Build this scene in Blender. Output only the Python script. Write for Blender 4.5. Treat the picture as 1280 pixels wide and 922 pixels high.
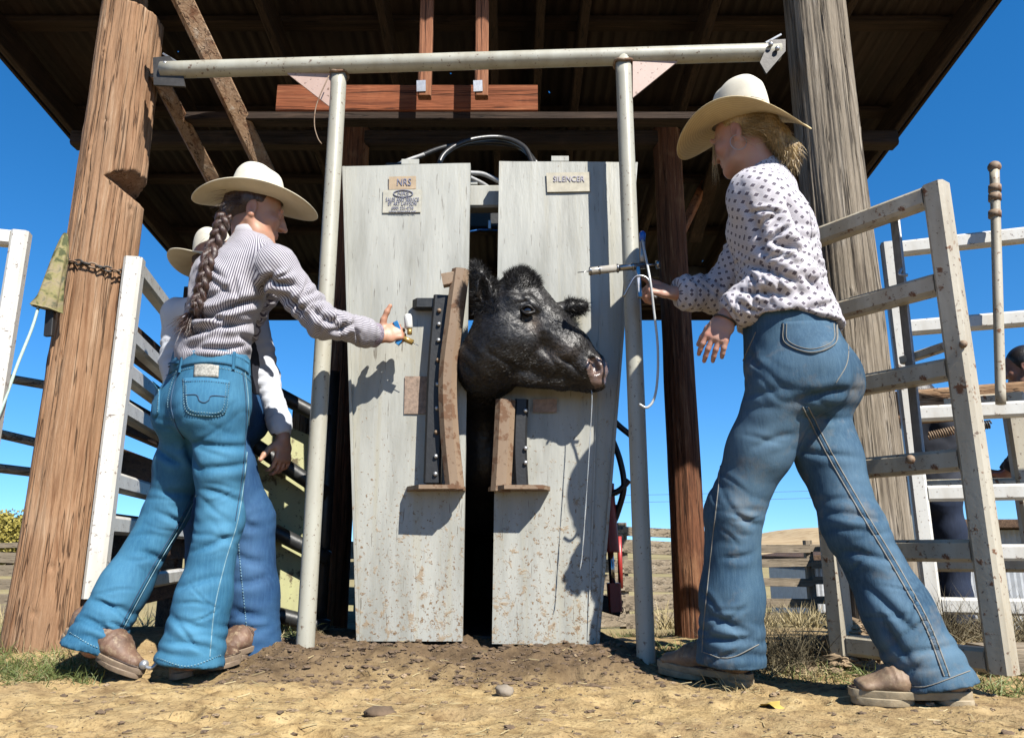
import bpy, math, random
import numpy as np
from mathutils import Vector, Matrix
from mathutils.bvhtree import BVHTree
for o in list(bpy.data.objects): bpy.data.objects.remove(o)
scene = bpy.context.scene
COL = scene.collection
rnd = random.Random(7); nr = np.random.default_rng(11)
# ------------------------------------------------------------------ camera, sky, sun, exposure
CAMZ, PITCH, FPX = 0.40, math.radians(13.3), 950.0
cam_d = bpy.data.cameras.new('camera'); cam = bpy.data.objects.new('camera', cam_d); COL.objects.link(cam)
cam.location = (0, 0, CAMZ); cam.rotation_euler = (math.pi/2 + PITCH, 0, 0)
cam_d.sensor_width = 36; cam_d.lens = FPX/1280*36; cam_d.clip_start = .05; cam_d.clip_end = 3000
scene.camera = cam
SUNV = np.array([-.66, 1, -1.20]); SUNV /= np.linalg.norm(SUNV)      # the way the light travels
sun_el = math.asin(-SUNV[2]); sun_az = math.atan2(-SUNV[0], -SUNV[1])  # azimuth measured from +Y towards +X
world = bpy.data.worlds.new('World'); scene.world = world; world.use_nodes = True
wn = world.node_tree; wbg = wn.nodes['Background']
sky = wn.nodes.new('ShaderNodeTexSky'); sky.sky_type = 'NISHITA'; sky.sun_disc = False
sky.sun_elevation = sun_el; sky.sun_rotation = sun_az; sky.altitude = 900; sky.air_density = 1.0; sky.dust_density = .0; sky.ozone_density = 3.2
hs = wn.nodes.new('ShaderNodeHueSaturation'); hs.inputs['Saturation'].default_value = 1.33; hs.inputs['Value'].default_value = 1.1
wtc = wn.nodes.new('ShaderNodeTexCoord'); wad = wn.nodes.new('ShaderNodeVectorMath'); wad.operation = 'ADD'; wad.inputs[1].default_value = (0, 0, .095)   # lifts the sky lookup so the horizon is bluer, less pale
wn.links.new(wtc.outputs['Generated'], wad.inputs[0]); wn.links.new(wad.outputs[0], sky.inputs['Vector']); wn.links.new(sky.outputs[0], hs.inputs['Color']); wn.links.new(hs.outputs[0], wbg.inputs['Color'])
wbg.inputs['Strength'].default_value = .0755
sl = bpy.data.lights.new('sun', 'SUN'); sl.energy = 5.0; sl.angle = math.radians(.53); sl.color = (1, .955, .88)
so = bpy.data.objects.new('sun', sl); COL.objects.link(so)
so.rotation_euler = Vector(SUNV).to_track_quat('-Z', 'Y').to_euler(); so.location = (3, -6, 8)
vs = scene.view_settings; vs.view_transform = 'Standard'; vs.look = 'None'; vs.exposure = 1.33; vs.gamma = 1; vs.use_curve_mapping = False
scene.render.engine = 'CYCLES'
# ------------------------------------------------------------------ vectors
CAM = np.array([0, 0, CAMZ]); ct, st = math.cos(PITCH), math.sin(PITCH)
def A(*v): return np.array(v, float)
def ray(px, py):
    u, v = (px-640)/FPX, (461-py)/FPX
    return A(u, ct - v*st, st + v*ct)
def P(px, py, Y):                      # the point on the photo's ray (px,py) at depth Y
    d = ray(px, py); return CAM + d*(Y/d[1])
def PZ(px, py, z):
    d = ray(px, py); return CAM + d*((z-CAMZ)/d[2])
def topx(V):                            # world points -> photo pixels
    W = np.atleast_2d(V) - CAM
    f = W[:, 1]*ct + W[:, 2]*st; up = -W[:, 1]*st + W[:, 2]*ct
    return np.stack([640 + FPX*W[:, 0]/f, 461 - FPX*up/f], 1)
def nz(v): v = np.asarray(v, float); return v/(np.linalg.norm(v)+1e-12)
X_, Y_, Z_ = A(1, 0, 0), A(0, 1, 0), A(0, 0, 1)
def sstep(a, b, x): t = np.clip((x-a)/(b-a), 0, 1); return t*t*(3-2*t)
def _hash(i, j, k):
    n = (i*374761393 + j*668265263 + k*1274126177) & 0xffffffff
    n = ((n ^ (n >> 13))*1274126177) & 0xffffffff
    return ((n ^ (n >> 16)) & 0xffff)/65535.0
def vnoise(p):
    p = np.asarray(p, float); i = np.floor(p).astype(np.int64); f = p - i; f = f*f*(3-2*f); r = 0
    for a in (0, 1):
        for b in (0, 1):
            for c in (0, 1):
                w = (f[:, 0] if a else 1-f[:, 0])*(f[:, 1] if b else 1-f[:, 1])*(f[:, 2] if c else 1-f[:, 2])
                r = r + w*_hash(i[:, 0]+a, i[:, 1]+b, i[:, 2]+c)
    return r*2-1
def fbm(p, o=4, g=.5):
    p = np.asarray(p, float); s, a = 0, 1
    for k in range(o): s = s + a*vnoise(p + 17.3*k); p = p*2.03; a *= g
    return s
# ------------------------------------------------------------------ objects
def prop(o, label=None, cat=None, group=None, kind=None):
    if label: o['label'] = label
    if cat: o['category'] = cat
    if group: o['group'] = group
    if kind: o['kind'] = kind
    return o
def thing(name, label, cat, loc, group=None):
    o = bpy.data.objects.new(name, None); COL.objects.link(o); o.location = tuple(map(float, loc)); o.empty_display_size = .1
    return prop(o, label, cat, group)
def wloc(o):
    v = np.array(o.location)
    while o.parent: o = o.parent; v = v + np.array(o.location)
    return v
def mk(name, V, F, mat, parent=None, smooth=True, uv=None, attrs=None):
    V = np.asarray(V, float); lo, hi = V.min(0), V.max(0); org = A((lo[0]+hi[0])/2, (lo[1]+hi[1])/2, lo[2])
    me = bpy.data.meshes.new(name)
    if isinstance(F, np.ndarray):
        n, k = F.shape
        me.vertices.add(len(V)); me.vertices.foreach_set('co', (V-org).astype(np.float32).ravel())
        me.loops.add(n*k); me.loops.foreach_set('vertex_index', F.astype(np.int32).ravel())
        me.polygons.add(n); me.polygons.foreach_set('loop_start', np.arange(0, n*k, k, dtype=np.int32))
        me.update(calc_edges=True)
    else:
        me.from_pydata([tuple(v) for v in (V-org)], [], [tuple(map(int, f)) for f in F])
    me.polygons.foreach_set('use_smooth', [bool(smooth)]*len(me.polygons))
    if uv is not None:
        l = me.uv_layers.new(name='UVMap'); l.data.foreach_set('uv', np.asarray(uv, np.float32).ravel())
    for k, a in (attrs or {}).items():
        at = me.attributes.new(k, 'FLOAT', 'POINT'); at.data.foreach_set('value', np.asarray(a, np.float32))
    if mat: me.materials.append(mat)
    o = bpy.data.objects.new(name, me); COL.objects.link(o)
    if parent is not None:
        o.parent = parent; o.location = tuple(org - wloc(parent))
    else: o.location = tuple(org)
    if smooth == 'auto': me.set_sharp_from_angle(angle=math.radians(35)) if hasattr(me, 'set_sharp_from_angle') else None
    return o
class MB:                               # collects shapes that make ONE mesh
    def __init__(s): s.V, s.F, s.n = [], [], 0
    def add(s, V, F):
        V = np.asarray(V, float); s.V.append(V); s.F += [[int(i)+s.n for i in f] for f in F]; s.n += len(V); return s
    def build(s, name, mat, parent=None, smooth='auto', **k): return mk(name, np.concatenate(s.V), s.F, mat, parent, smooth, **k)
def frames(pts, up=None):
    pts = np.asarray(pts, float); T = np.gradient(pts, axis=0); T /= np.linalg.norm(T, axis=1)[:, None]+1e-12
    u = nz(np.cross(T[0], up if up is not None else (Z_ if abs(T[0][2]) < .9 else X_))); U = [u]
    if up is not None:
        return T, np.array([nz(np.cross(t, up)) for t in T]), np.array([nz(np.cross(nz(np.cross(t, up)), t)) for t in T])
    for i in range(1, len(pts)):
        u = U[-1] - T[i]*np.dot(U[-1], T[i]); U.append(nz(u))
    U = np.array(U); return T, U, np.cross(U, T)
def sweep(pts, sec, up=None, sc=None, caps=True):
    pts = np.asarray(pts, float); sec = np.asarray(sec, float); k = len(sec); T, U, W = frames(pts, up)
    sc = np.ones(len(pts)) if sc is None else np.broadcast_to(sc, len(pts))
    V = np.concatenate([p + (U[i]*sec[:, :1] + W[i]*sec[:, 1:])*sc[i] for i, p in enumerate(pts)])
    F = [[i*k+j, i*k+(j+1) % k, (i+1)*k+(j+1) % k, (i+1)*k+j] for i in range(len(pts)-1) for j in range(k)]
    if caps: F += [list(range(k))[::-1], [(len(pts)-1)*k+j for j in range(k)]]
    return V, F
def circ(r, n=12): a = np.arange(n)*2*math.pi/n; return np.stack([np.cos(a), np.sin(a)], 1)*r
def rsec(w, h, b=None):                 # chamfered rectangle
    b = min(w, h)*.12 if b is None else b; x, y = w/2, h/2
    return [(-x+b, -y), (x-b, -y), (x, -y+b), (x, y-b), (x-b, y), (-x+b, y), (-x, y-b), (-x, -y+b)]
def tube(pts, r, n=12, sc=None): return sweep(pts, circ(r, n), sc=sc)
def bar(a, b, w, h, up=Z_, bev=None): return sweep([a, b], rsec(w, h, bev), up=np.asarray(up, float))
def plate(quad, n, th):                 # convex outline, extruded back along n
    q = np.asarray(quad, float); k = len(q); n = nz(n)
    V = np.concatenate([q, q - n*th]); F = [list(range(k)), [k+i for i in range(k)][::-1]] + [[i, i+k, (i+1) % k+k, (i+1) % k] for i in range(k)]
    return V, F
def ball(c, r, n=8, m=6):
    V, F = [np.asarray(c)+Z_*r], []
    for i in range(1, m):
        t = math.pi*i/m
        V += [np.asarray(c)+A(math.sin(t)*math.cos(2*math.pi*j/n), math.sin(t)*math.sin(2*math.pi*j/n), math.cos(t))*r for j in range(n)]
    V.append(np.asarray(c)-Z_*r)
    F += [[0, 1+j, 1+(j+1) % n] for j in range(n)]
    for i in range(m-2): F += [[1+i*n+j, 1+(i+1)*n+j, 1+(i+1)*n+(j+1) % n, 1+i*n+(j+1) % n] for j in range(n)]
    F += [[len(V)-1, 1+(m-2)*n+(j+1) % n, 1+(m-2)*n+j] for j in range(n)]
    return np.array(V), F
def bez(pts, n=24):                     # Catmull-Rom through the points
    p = np.asarray(pts, float); p = np.concatenate([[2*p[0]-p[1]], p, [2*p[-1]-p[-2]]]); out = []
    m = len(p)-3
    for t in np.linspace(0, m, n):
        i = min(int(t), m-1); u = t-i; a, b, c, d = p[i:i+4]
        out.append(.5*(2*b + (c-a)*u + (2*a-5*b+4*c-d)*u*u + (3*b-a-3*c+d)*u**3))
    return np.array(out)
def vnormals(V, F):
    F = np.asarray(F); a, b, c = V[F[:, 0]], V[F[:, 1]], V[F[:, 2]]; n = np.cross(b-a, c-a)
    if F.shape[1] == 4: n = n + np.cross(V[F[:, 2]]-a, V[F[:, 3]]-a)
    N = np.zeros_like(V)
    for k in range(F.shape[1]): np.add.at(N, F[:, k], n)
    return N/(np.linalg.norm(N, axis=1)[:, None]+1e-12)
# ------------------------------------------------------------------ material helper
ALB = .55                               # one factor darkens all base colours so less bounced light fills the shadows
class NT:
    def __init__(s, name, rough=.7, metal=0., spec=.4):
        s.m = bpy.data.materials.new(name); s.m.use_nodes = True; s.t = s.m.node_tree; s.b = s.t.nodes['Principled BSDF']
        s.set(s.b.inputs['Roughness'], rough); s.set(s.b.inputs['Metallic'], metal); s.b.inputs['Specular IOR Level'].default_value = spec
        s.tc = s.n('ShaderNodeTexCoord'); s.obj = s.tc.outputs['Object']; s.uv = s.tc.outputs['UV']
        s.pos = s.n('ShaderNodeNewGeometry').outputs['Position']
    def n(s, t, **p):
        x = s.t.nodes.new(t)
        for k, v in p.items(): setattr(x, k, v)
        return x
    def set(s, i, v):
        if isinstance(v, bpy.types.NodeSocket): s.t.links.new(v, i)
        elif isinstance(v, (tuple, list)) and len(v) == 3 and i.type == 'RGBA': i.default_value = (*v, 1)
        else: i.default_value = v
    def map(s, v, sc, rot=(0, 0, 0), loc=(0, 0, 0)):
        x = s.n('ShaderNodeMapping'); s.set(x.inputs[0], v); x.inputs['Scale'].default_value = sc; x.inputs['Rotation'].default_value = rot; x.inputs['Location'].default_value = loc
        return x.outputs[0]
    def noise(s, v, sc, det=4, rough=.55, dist=0):
        det = min(det, 4)
        x = s.n('ShaderNodeTexNoise'); s.set(x.inputs['Vector'], v); x.inputs['Scale'].default_value = sc; x.inputs['Detail'].default_value = det
        x.inputs['Roughness'].default_value = rough; x.inputs['Distortion'].default_value = dist; return x.outputs[0]
    def vor(s, v, sc, feat='F1', out=0):
        x = s.n('ShaderNodeTexVoronoi', feature=feat); s.set(x.inputs['Vector'], v); x.inputs['Scale'].default_value = sc; return x.outputs[out]
    def ramp(s, f, stops, interp='LINEAR'):
        x = s.n('ShaderNodeValToRGB'); s.set(x.inputs[0], f); e = x.color_ramp.elements; x.color_ramp.interpolation = interp
        while len(e) < len(stops): e.new(.5)
        for i, (p, c) in enumerate(stops):
            c = (c, c, c) if isinstance(c, (int, float)) else c
            e[i].position = p; e[i].color = (*c, 1)
        return x.outputs[0]
    def mix(s, f, a, b, mode='MIX'):
        x = s.n('ShaderNodeMix', data_type='RGBA', blend_type=mode); s.set(x.inputs[0], f); s.set(x.inputs[6], a); s.set(x.inputs[7], b); return x.outputs[2]
    def math(s, op, a, b=0., c=0.):
        x = s.n('ShaderNodeMath', operation=op)
        for i, v in enumerate((a, b, c)): s.set(x.inputs[i], v)
        return x.outputs[0]
    def sep(s, v): x = s.n('ShaderNodeSeparateXYZ'); s.set(x.inputs[0], v); return x.outputs
    def attr(s, name): x = s.n('ShaderNodeAttribute'); x.attribute_name = name; return x.outputs['Fac']
    def col(s, c): s.set(s.b.inputs['Base Color'], tuple(x*ALB for x in c) if isinstance(c, tuple) else s.mix(1., c, (ALB, ALB, ALB), 'MULTIPLY')); return s
    def rgh(s, c): s.set(s.b.inputs['Roughness'], c); return s
    def bump(s, h, st=.5, d=.01):
        x = s.n('ShaderNodeBump'); x.inputs['Strength'].default_value = st; x.inputs['Distance'].default_value = d; s.set(x.inputs['Height'], h)
        s.set(s.b.inputs['Normal'], x.outputs[0]); return s
def dull(name, c, var=.35, sc=14, rough=.7, metal=0, bump=.25, bd=.004, stretch=(1, 1, 1), spec=.4):
    m = NT(name, rough, metal, spec); v = m.map(m.obj, stretch); n = m.noise(v, sc, 6, .6)
    lo = tuple(x*(1-var) for x in c); hi = tuple(min(1, x*(1+var)) for x in c)
    m.col(m.ramp(n, [(.25, lo), (.5, c), (.75, hi)])); m.bump(m.noise(v, sc*3, 5, .6), bump, bd); return m.m
def wood(name, dark, mid, light, axis=2, sc=1., bump=.8, crack=True):
    m = NT(name, .85, 0, .2)
    def st(x, l): k = [x*sc]*3; k[axis] = l*sc; return m.map(m.obj, k)
    n1 = m.noise(st(36, 2.0), 1.0, 4, .66, .5); n2 = m.noise(m.map(m.obj, (4, 4, 2)), 1.2, 4, .6); n3 = m.noise(st(190, 9), 1, 3, .75)
    c = m.ramp(n1, [(.34, dark), (.47, mid), (.56, mid), (.68, light)])
    c = m.mix(m.ramp(n3, [(.40, 0.), (.70, .6)]), c, dark); c = m.mix(m.ramp(n2, [(.42, 0.), (.68, .55)]), c, tuple(x*.58 for x in mid)); c = m.mix(m.ramp(n2, [(.30, .4), (.42, 0.)]), c, light)
    r = m.math('ABSOLUTE', m.math('SUBTRACT', m.noise(st(26, .7), 1, 3, .55, .3), .5)); ck = m.ramp(r, [(.003, 1.), (.011, 0.)]); c = m.mix(m.math('MULTIPLY', ck, .85), c, tuple(x*.3 for x in dark))
    m.col(c); h = m.math('SUBTRACT', m.math('ADD', n1, m.math('MULTIPLY', n3, .8)), m.math('MULTIPLY', ck, .8)); m.bump(h, bump, .006); return m.m
def paint(name, base, rust=(.20, .085, .035), amt=.5, stain=(.30, .24, .16), rough=.45, sc=9, metal=0.):
    m = NT(name, rough, metal, .5); v = m.obj
    n = m.noise(v, sc, 7, .65); f = m.ramp(n, [(amt, 0.), (amt+.06, 1.)])
    g = m.ramp(m.noise(m.map(v, (6, 6, 1.2)), 2.2, 6, .6), [(.4, 0.), (.75, .75)])
    spk = m.ramp(m.noise(v, 70, 3, .6), [(.63, 0.), (.68, .8)])
    c = m.mix(g, base, stain); c = m.mix(spk, c, tuple(x*.6 for x in rust)); c = m.mix(f, c, rust); m.col(c)
    m.rgh(m.ramp(f, [(0., rough), (1., .85)])); m.bump(m.math('ADD', f, m.noise(v, 60, 4)), .25, .0015); return m.m
# ------------------------------------------------------------------ materials of the place
M = {}
def dirt_mat():
    m = NT('dirt', .95, 0, .15); p = m.pos
    n1 = m.noise(p, 2.3, 7, .6); n2 = m.noise(p, 14, 8, .65); n3 = m.noise(p, 90, 4, .7)
    c = m.ramp(n2, [(.28, (.22, .14, .06)), (.46, (.46, .325, .15)), (.62, (.57, .42, .205)), (.8, (.64, .50, .275))])
    c = m.mix(m.ramp(n1, [(.42, 0.), (.66, .5)]), c, (.27, .185, .11)); c = m.mix(m.ramp(n3, [(.54, 0.), (.64, .55)]), c, (.13, .08, .04)); n4 = m.noise(m.map(p, (1, 1.8, 1)), 38, 4, .7, .5); c = m.mix(m.ramp(n4, [(.60, 0.), (.66, .8)]), c, (.10, .062, .032))
    w = m.attr('damp'); c = m.mix(w, c, m.ramp(n2, [(.3, (.075, .05, .03)), (.6, (.17, .115, .068)), (.8, (.27, .19, .115))]))
    f = m.attr('field'); c = m.mix(f, c, m.ramp(m.noise(m.map(p, (.3, 1.5, 1)), .6, 6), [(.3, (.30, .25, .11)), (.6, (.42, .34, .17)), (.75, (.30, .30, .10))]))
    m.col(c); m.bump(m.math('ADD', n2, m.math('MULTIPLY', n3, .5)), .9, .012); return m.m
M['dirt'] = dirt_mat()
M['post_tan'] = wood('post_tan', (.22, .105, .05), (.43, .255, .145), (.58, .41, .27), 2, 1.0)
M['post_grey'] = wood('post_grey', (.10, .078, .058), (.34, .285, .215), (.52, .455, .37), 2, 1.0)
M['post_red'] = wood('post_red', (.06, .026, .014), (.22, .088, .042), (.42, .23, .12), 2, 1.2)
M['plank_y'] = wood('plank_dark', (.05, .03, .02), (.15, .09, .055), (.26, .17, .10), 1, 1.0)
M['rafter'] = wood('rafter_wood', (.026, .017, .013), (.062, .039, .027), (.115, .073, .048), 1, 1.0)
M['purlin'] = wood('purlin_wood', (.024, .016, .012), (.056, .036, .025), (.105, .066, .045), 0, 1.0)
M['header'] = wood('header_wood', (.13, .035, .014), (.34, .105, .042), (.50, .20, .09), 0, .8)
M['hanger'] = wood('hanger_wood', (.17, .06, .03), (.38, .16, .08), (.52, .27, .15), 2, .8)
M['brace'] = wood('brace_wood', (.20, .09, .045), (.46, .30, .18), (.62, .52, .40), 1, .8)
M['fence_x'] = wood('fence_grey', (.12, .095, .065), (.36, .29, .205), (.52, .45, .35), 0, .6)
M['fence_z'] = wood('fence_grey_post', (.12, .095, .065), (.34, .275, .195), (.50, .43, .33), 2, .6)
M['pipe'] = paint('pipe_paint', (.50, .49, .41), amt=.70, stain=(.34, .31, .235), rough=.42, sc=12)
M['gate_white'] = paint('gate_white', (.78, .77, .72), amt=.68, stain=(.56, .51, .42), rough=.4, sc=16)
M['gate_rusty'] = paint('gate_rusty', (.56, .51, .40), amt=.60, stain=(.33, .26, .16), rough=.5, sc=20)
M['gusset'] = paint('gusset_plate', (.52, .37, .31), amt=.66, stain=(.40, .26, .20), rough=.6, sc=14)
M['steel_dark'] = dull('steel_dark', (.06, .055, .05), .5, 20, .55, .3, .2)
M['black_pipe'] = dull('black_pipe', (.035, .036, .036), .5, 20, .45, .2, .2)
M['galv'] = dull('galvanised', (.55, .56, .57), .25, 40, .4, .7, .1)
M['rust'] = paint('rusty_bar', (.25, .165, .10), rust=(.17, .085, .04), amt=.52, stain=(.33, .235, .15), rough=.7, sc=18)
M['rubber'] = dull('rubber', (.014, .015, .017), .4, 30, .55, 0, .2)
M['chute_shade'] = dull('shade_black_steel', (.012, .013, .014), .4, 20, .6, 0, .2)  # near black puts the shade inside the chute into the steel's colour
M['red'] = paint('red_hydraulic', (.45, .035, .03), amt=.72, stain=(.28, .05, .04), rough=.4)
M['chrome'] = dull('chrome', (.8, .8, .8), .05, 30, .15, 1, .02)
def panel_paint():
    m = NT('chute_panel_paint', .5, 0, .4); p = m.pos; z = m.sep(p)[2]
    base = m.ramp(m.noise(m.map(p, (7, 7, 1.1)), 1.4, 8, .65), [(.25, (.28, .275, .23)), (.5, (.43, .43, .385)), (.75, (.52, .52, .465))])
    drip = m.ramp(m.noise(m.map(p, (26, 26, 1.3)), 1, 5, .6), [(.52, 0.), (.72, .75)])
    c = m.mix(drip, base, (.42, .39, .29))
    scr = m.ramp(m.noise(m.map(p, (120, 120, 9), rot=(0, .12, 0)), 1, 3, .6), [(.66, 0.), (.70, .8)]); c = m.mix(scr, c, (.16, .14, .11))
    hgt = m.ramp(z, [(.0, 1.), (.42, 1.), (1., 0.)])    # splashes thicken towards the mud they come from
    low = m.n('ShaderNodeMapRange'); m.set(low.inputs[0], z); low.inputs[1].default_value = 1.25; low.inputs[2].default_value = .15
    f1 = m.noise(p, 24, 8, .75, .4); f2 = m.noise(p, 75, 5, .7, .3)
    mud = m.ramp(m.math('ADD', f1, m.math('MULTIPLY', low.outputs[0], .15)), [(.69, 0.), (.76, .75)])
    mud2 = m.ramp(m.math('ADD', f2, m.math('MULTIPLY', low.outputs[0], .11)), [(.69, 0.), (.715, 1.)])
    c = m.mix(mud, c, (.34, .235, .13)); c = m.mix(mud2, c, (.24, .155, .085))
    m.col(c); m.rgh(m.ramp(mud, [(0., .45), (1., .95)]))
    m.bump(m.math('ADD', m.math('MULTIPLY', mud, .6), m.math('ADD', mud2, m.noise(m.map(p, (30, 30, 6)), 2, 5))), .45, .003); return m.m
M['panel'] = panel_paint()
def roof_under():
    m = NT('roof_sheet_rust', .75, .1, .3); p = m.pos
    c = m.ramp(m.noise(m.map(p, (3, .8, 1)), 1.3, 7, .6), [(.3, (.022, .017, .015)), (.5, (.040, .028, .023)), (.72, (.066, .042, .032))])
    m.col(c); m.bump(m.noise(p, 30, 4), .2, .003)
    hole = m.n('ShaderNodeMath', operation='LESS_THAN'); m.set(hole.inputs[0], m.vor(m.map(p, (1, 1, 0)), 3.6)); hole.inputs[1].default_value = .024
    tr = m.n('ShaderNodeBsdfTransparent'); mx = m.n('ShaderNodeMixShader'); m.set(mx.inputs[0], hole.outputs[0])
    m.t.links.new(m.b.outputs[0], mx.inputs[1]); m.t.links.new(tr.outputs[0], mx.inputs[2])
    m.t.links.new(mx.outputs[0], m.t.nodes['Material Output'].inputs['Surface']); return m.m
M['roof'] = roof_under()
M['yellow_board'] = paint('yellow_green_board', (.50, .50, .24), rust=(.15, .12, .06), amt=.57, stain=(.36, .33, .18), rough=.6, sc=14)
M['grass'] = dull('grass_green', (.16, .20, .05), .5, 3, .6, 0, 0)
M['straw'] = dull('straw', (.46, .37, .19), .35, 3, .7, 0, 0)
M['clod'] = dull('dirt_clod', (.155, .105, .065), .5, 25, .95, 0, .6)
M['clodlight'] = dull('dirt_clod_light', (.34, .245, .15), .4, 25, .95, 0, .6)
M['stone'] = dull('stone', (.30, .25, .19), .3, 20, .8, 0, .3)
M['leafyellow'] = dull('yellow_leaf', (.72, .50, .03), .25, 30, .5, 0, .2)
# ------------------------------------------------------------------ ground
def gz(x, y):
    x = np.asarray(x, float); y = np.asarray(y, float)
    r = .028*sstep(2.35, 2.8, y)
    mound = .050*sstep(2.42, 2.72, y)*sstep(-1.02, -.72, x)*(1-sstep(.30, .52, x))*(1-sstep(3.2, 3.7, y))
    left = .055*sstep(2.5, 2.9, y)*(1-sstep(-1.35, -1.1, x))*(1-sstep(3.4, 4.2, y))
    right = .04*sstep(2.4, 2.75, y)*sstep(.95, 1.2, x)*(1-sstep(3., 3.6, y))
    back = -.07*sstep(3., 4.1, y) - .088*np.clip(y-4.0, 0, 9.5)
    return r + mound + left + right + back
HOOF = [(rnd.uniform(-1.6, 1.6), rnd.uniform(1.65, 2.75), rnd.uniform(.03, .065), rnd.uniform(.006, .016)) for _ in range(70)]
def gzn(x, y):                          # with lumps
    p = np.stack([np.ravel(x), np.ravel(y), np.zeros(np.size(x))], 1); d = np.hypot(p[:, 0], p[:, 1])
    near = 1-sstep(3.6, 6, d)
    dm = damp(p[:, 0], p[:, 1])
    n = .011*fbm(p*2.6, 3) + .008*fbm(p*11, 3)*(1+.6*dm) + .0055*np.abs(fbm(p*31+3, 3))*(1+1.2*dm)
    for hx, hy, hr, hd in HOOF: n = n - hd*np.exp(-((((p[:, 0]-hx)/hr)**2+((p[:, 1]-hy)/(hr*.8))**2)**1.5)) + hd*.5*np.exp(-((np.hypot((p[:, 0]-hx)/hr, (p[:, 1]-hy)/(hr*.8))-1.45)/.3)**2)
    return gz(p[:, 0], p[:, 1]) + n*near + .04*(1-near)*fbm(p*.35, 3)
def damp(x, y):
    p = np.stack([x, y, x*0], 1)
    d = sstep(2.32, 2.62, y + .12*fbm(p*2.2, 3))*(1-sstep(3.4, 3.9, y))*sstep(-1.0, -.75, x + .1*fbm(p*3, 2))*(1-sstep(.32, .60, x + .1*fbm(p*3+9, 2)))
    return d
def build_ground():
    def axis(lo, hi, h, far, g=1.25):
        a = list(np.arange(lo, hi, h)); s = h
        while a[-1] < far[1]: s *= g; a.append(a[-1]+s)
        b = [lo]; s = h
        while b[-1] > far[0]: s *= g; b.append(b[-1]-s)
        return np.array(b[:0:-1]+a)
    xs = axis(-1.75, 1.75, .0125, (-900, 900)); ys = axis(1.55, 3.1, .011, (-60, 1500))
    X, Y = np.meshgrid(xs, ys, indexing='ij'); x, y = X.ravel(), Y.ravel()
    z = gzn(x, y)
    V = np.stack([x, y, z], 1); a, b = X.shape; i = np.arange(a*b).reshape(a, b)
    F = np.stack([i[:-1, :-1], i[1:, :-1], i[1:, 1:], i[:-1, 1:]], -1).reshape(-1, 4)
    o = mk('ground', V, F, M['dirt'], attrs={'damp': damp(x, y)*.9, 'field': sstep(5.0, 9, y)})
    return prop(o, kind='structure')
build_ground()
def hill(name, pts, depth, mat, base):   # a far ridge with body, following a crest line of (x, y, z)
    c = bez(pts, 90); n = fbm(c*.02, 4)*.5; V = []
    for k, t in enumerate(np.linspace(-1, 1, 25)):
        h = (math.cos(t*math.pi)+1)/2
        V += [(p[0], p[1]+t*depth, base+(p[2]+n[j]*.3-base)*h) for j, p in enumerate(c)]
    a, b = 25, 90; i = np.arange(a*b).reshape(a, b); F = np.stack([i[:-1, :-1], i[:-1, 1:], i[1:, 1:], i[1:, :-1]], -1).reshape(-1, 4)
    return prop(mk(name, np.array(V), F, mat), kind='structure')
mh = NT('dry_hill', .95, 0, .1); c_ = mh.ramp(mh.noise(mh.map(mh.pos, (.03, .2, 1.2)), 1, 7, .6), [(.3, (.40, .28, .15)), (.5, (.54, .40, .23)), (.7, (.62, .48, .29))])
mh.col(c_)
hill('hill', [(30, 300, -1), (88, 300, 3.5), (106, 300, 7.6), (125, 300, 8.4), (160, 300, 8.6), (230, 300, 7.2), (330, 300, 5), (500, 300, 0)], 140, mh.m, -1.2)
hill('hill', [(-420, 420, 0), (-330, 420, 5.2), (-280, 420, 4.6), (-200, 420, 3), (-100, 420, 1.5), (20, 420, 0)], 130, mh.m, -1.2)
# ------------------------------------------------------------------ pole shed: roof, rafters, purlins, posts
RS = .124
def rz(y): return 3.75 - RS*y            # underside of the sheets
RY0, RY1, RX0, RX1 = 2.10, 7.5, -2.95, 2.55
shed = thing('pole_shed', 'open pole shed with round wooden posts and a rusty sheet roof over the chute', 'shed', (0, 4.2, 0))
def sheet(x0, x1, k):
    n = 24; xs = np.linspace(x0, x1+.04, n*2+1); ys = np.linspace(RY0, RY1, 14); V = []; rz0 = .0
    for y in ys: V += [(x, y, rz(y)+.014+.011*math.sin((x-RX0)*2*math.pi/.07)+(.004 if k % 2 else 0)) for x in xs]
    w = len(xs); F = np.array([[j*w+i, j*w+i+1, (j+1)*w+i+1, (j+1)*w+i] for j in range(len(ys)-1) for i in range(w-1)])
    return mk('roof_sheet', np.array(V), F, M['roof'], shed)
ns = 7
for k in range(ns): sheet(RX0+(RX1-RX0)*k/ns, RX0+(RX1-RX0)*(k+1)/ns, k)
for k, y in enumerate(np.linspace(RY0+.12, RY1-.08, 8)):
    if y < 2.0: continue
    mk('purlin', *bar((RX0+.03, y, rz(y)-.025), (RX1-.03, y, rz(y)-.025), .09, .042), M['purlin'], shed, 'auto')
for x in (-2.82, -2.05, -1.3, -.68, -.10, .15, .385, 1.05, 1.75, 2.45):
    nose = False; y0, y1 = RY0+.34, RY1-.05
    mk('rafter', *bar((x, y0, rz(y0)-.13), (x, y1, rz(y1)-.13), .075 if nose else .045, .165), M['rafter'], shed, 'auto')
for x in (RX0-.012, RX1+.03): mk('fascia_board', *bar((x, RY0, rz(RY0)-.04), (x, RY1, rz(RY1)-.04), .022, .13), M['rafter'], shed, 'auto')
mk('fascia_board', *bar((RX0, RY1+.02, rz(RY1)-.05), (RX1, RY1+.02, rz(RY1)-.05), .022, .15), M['purlin'], shed, 'auto')
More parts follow.
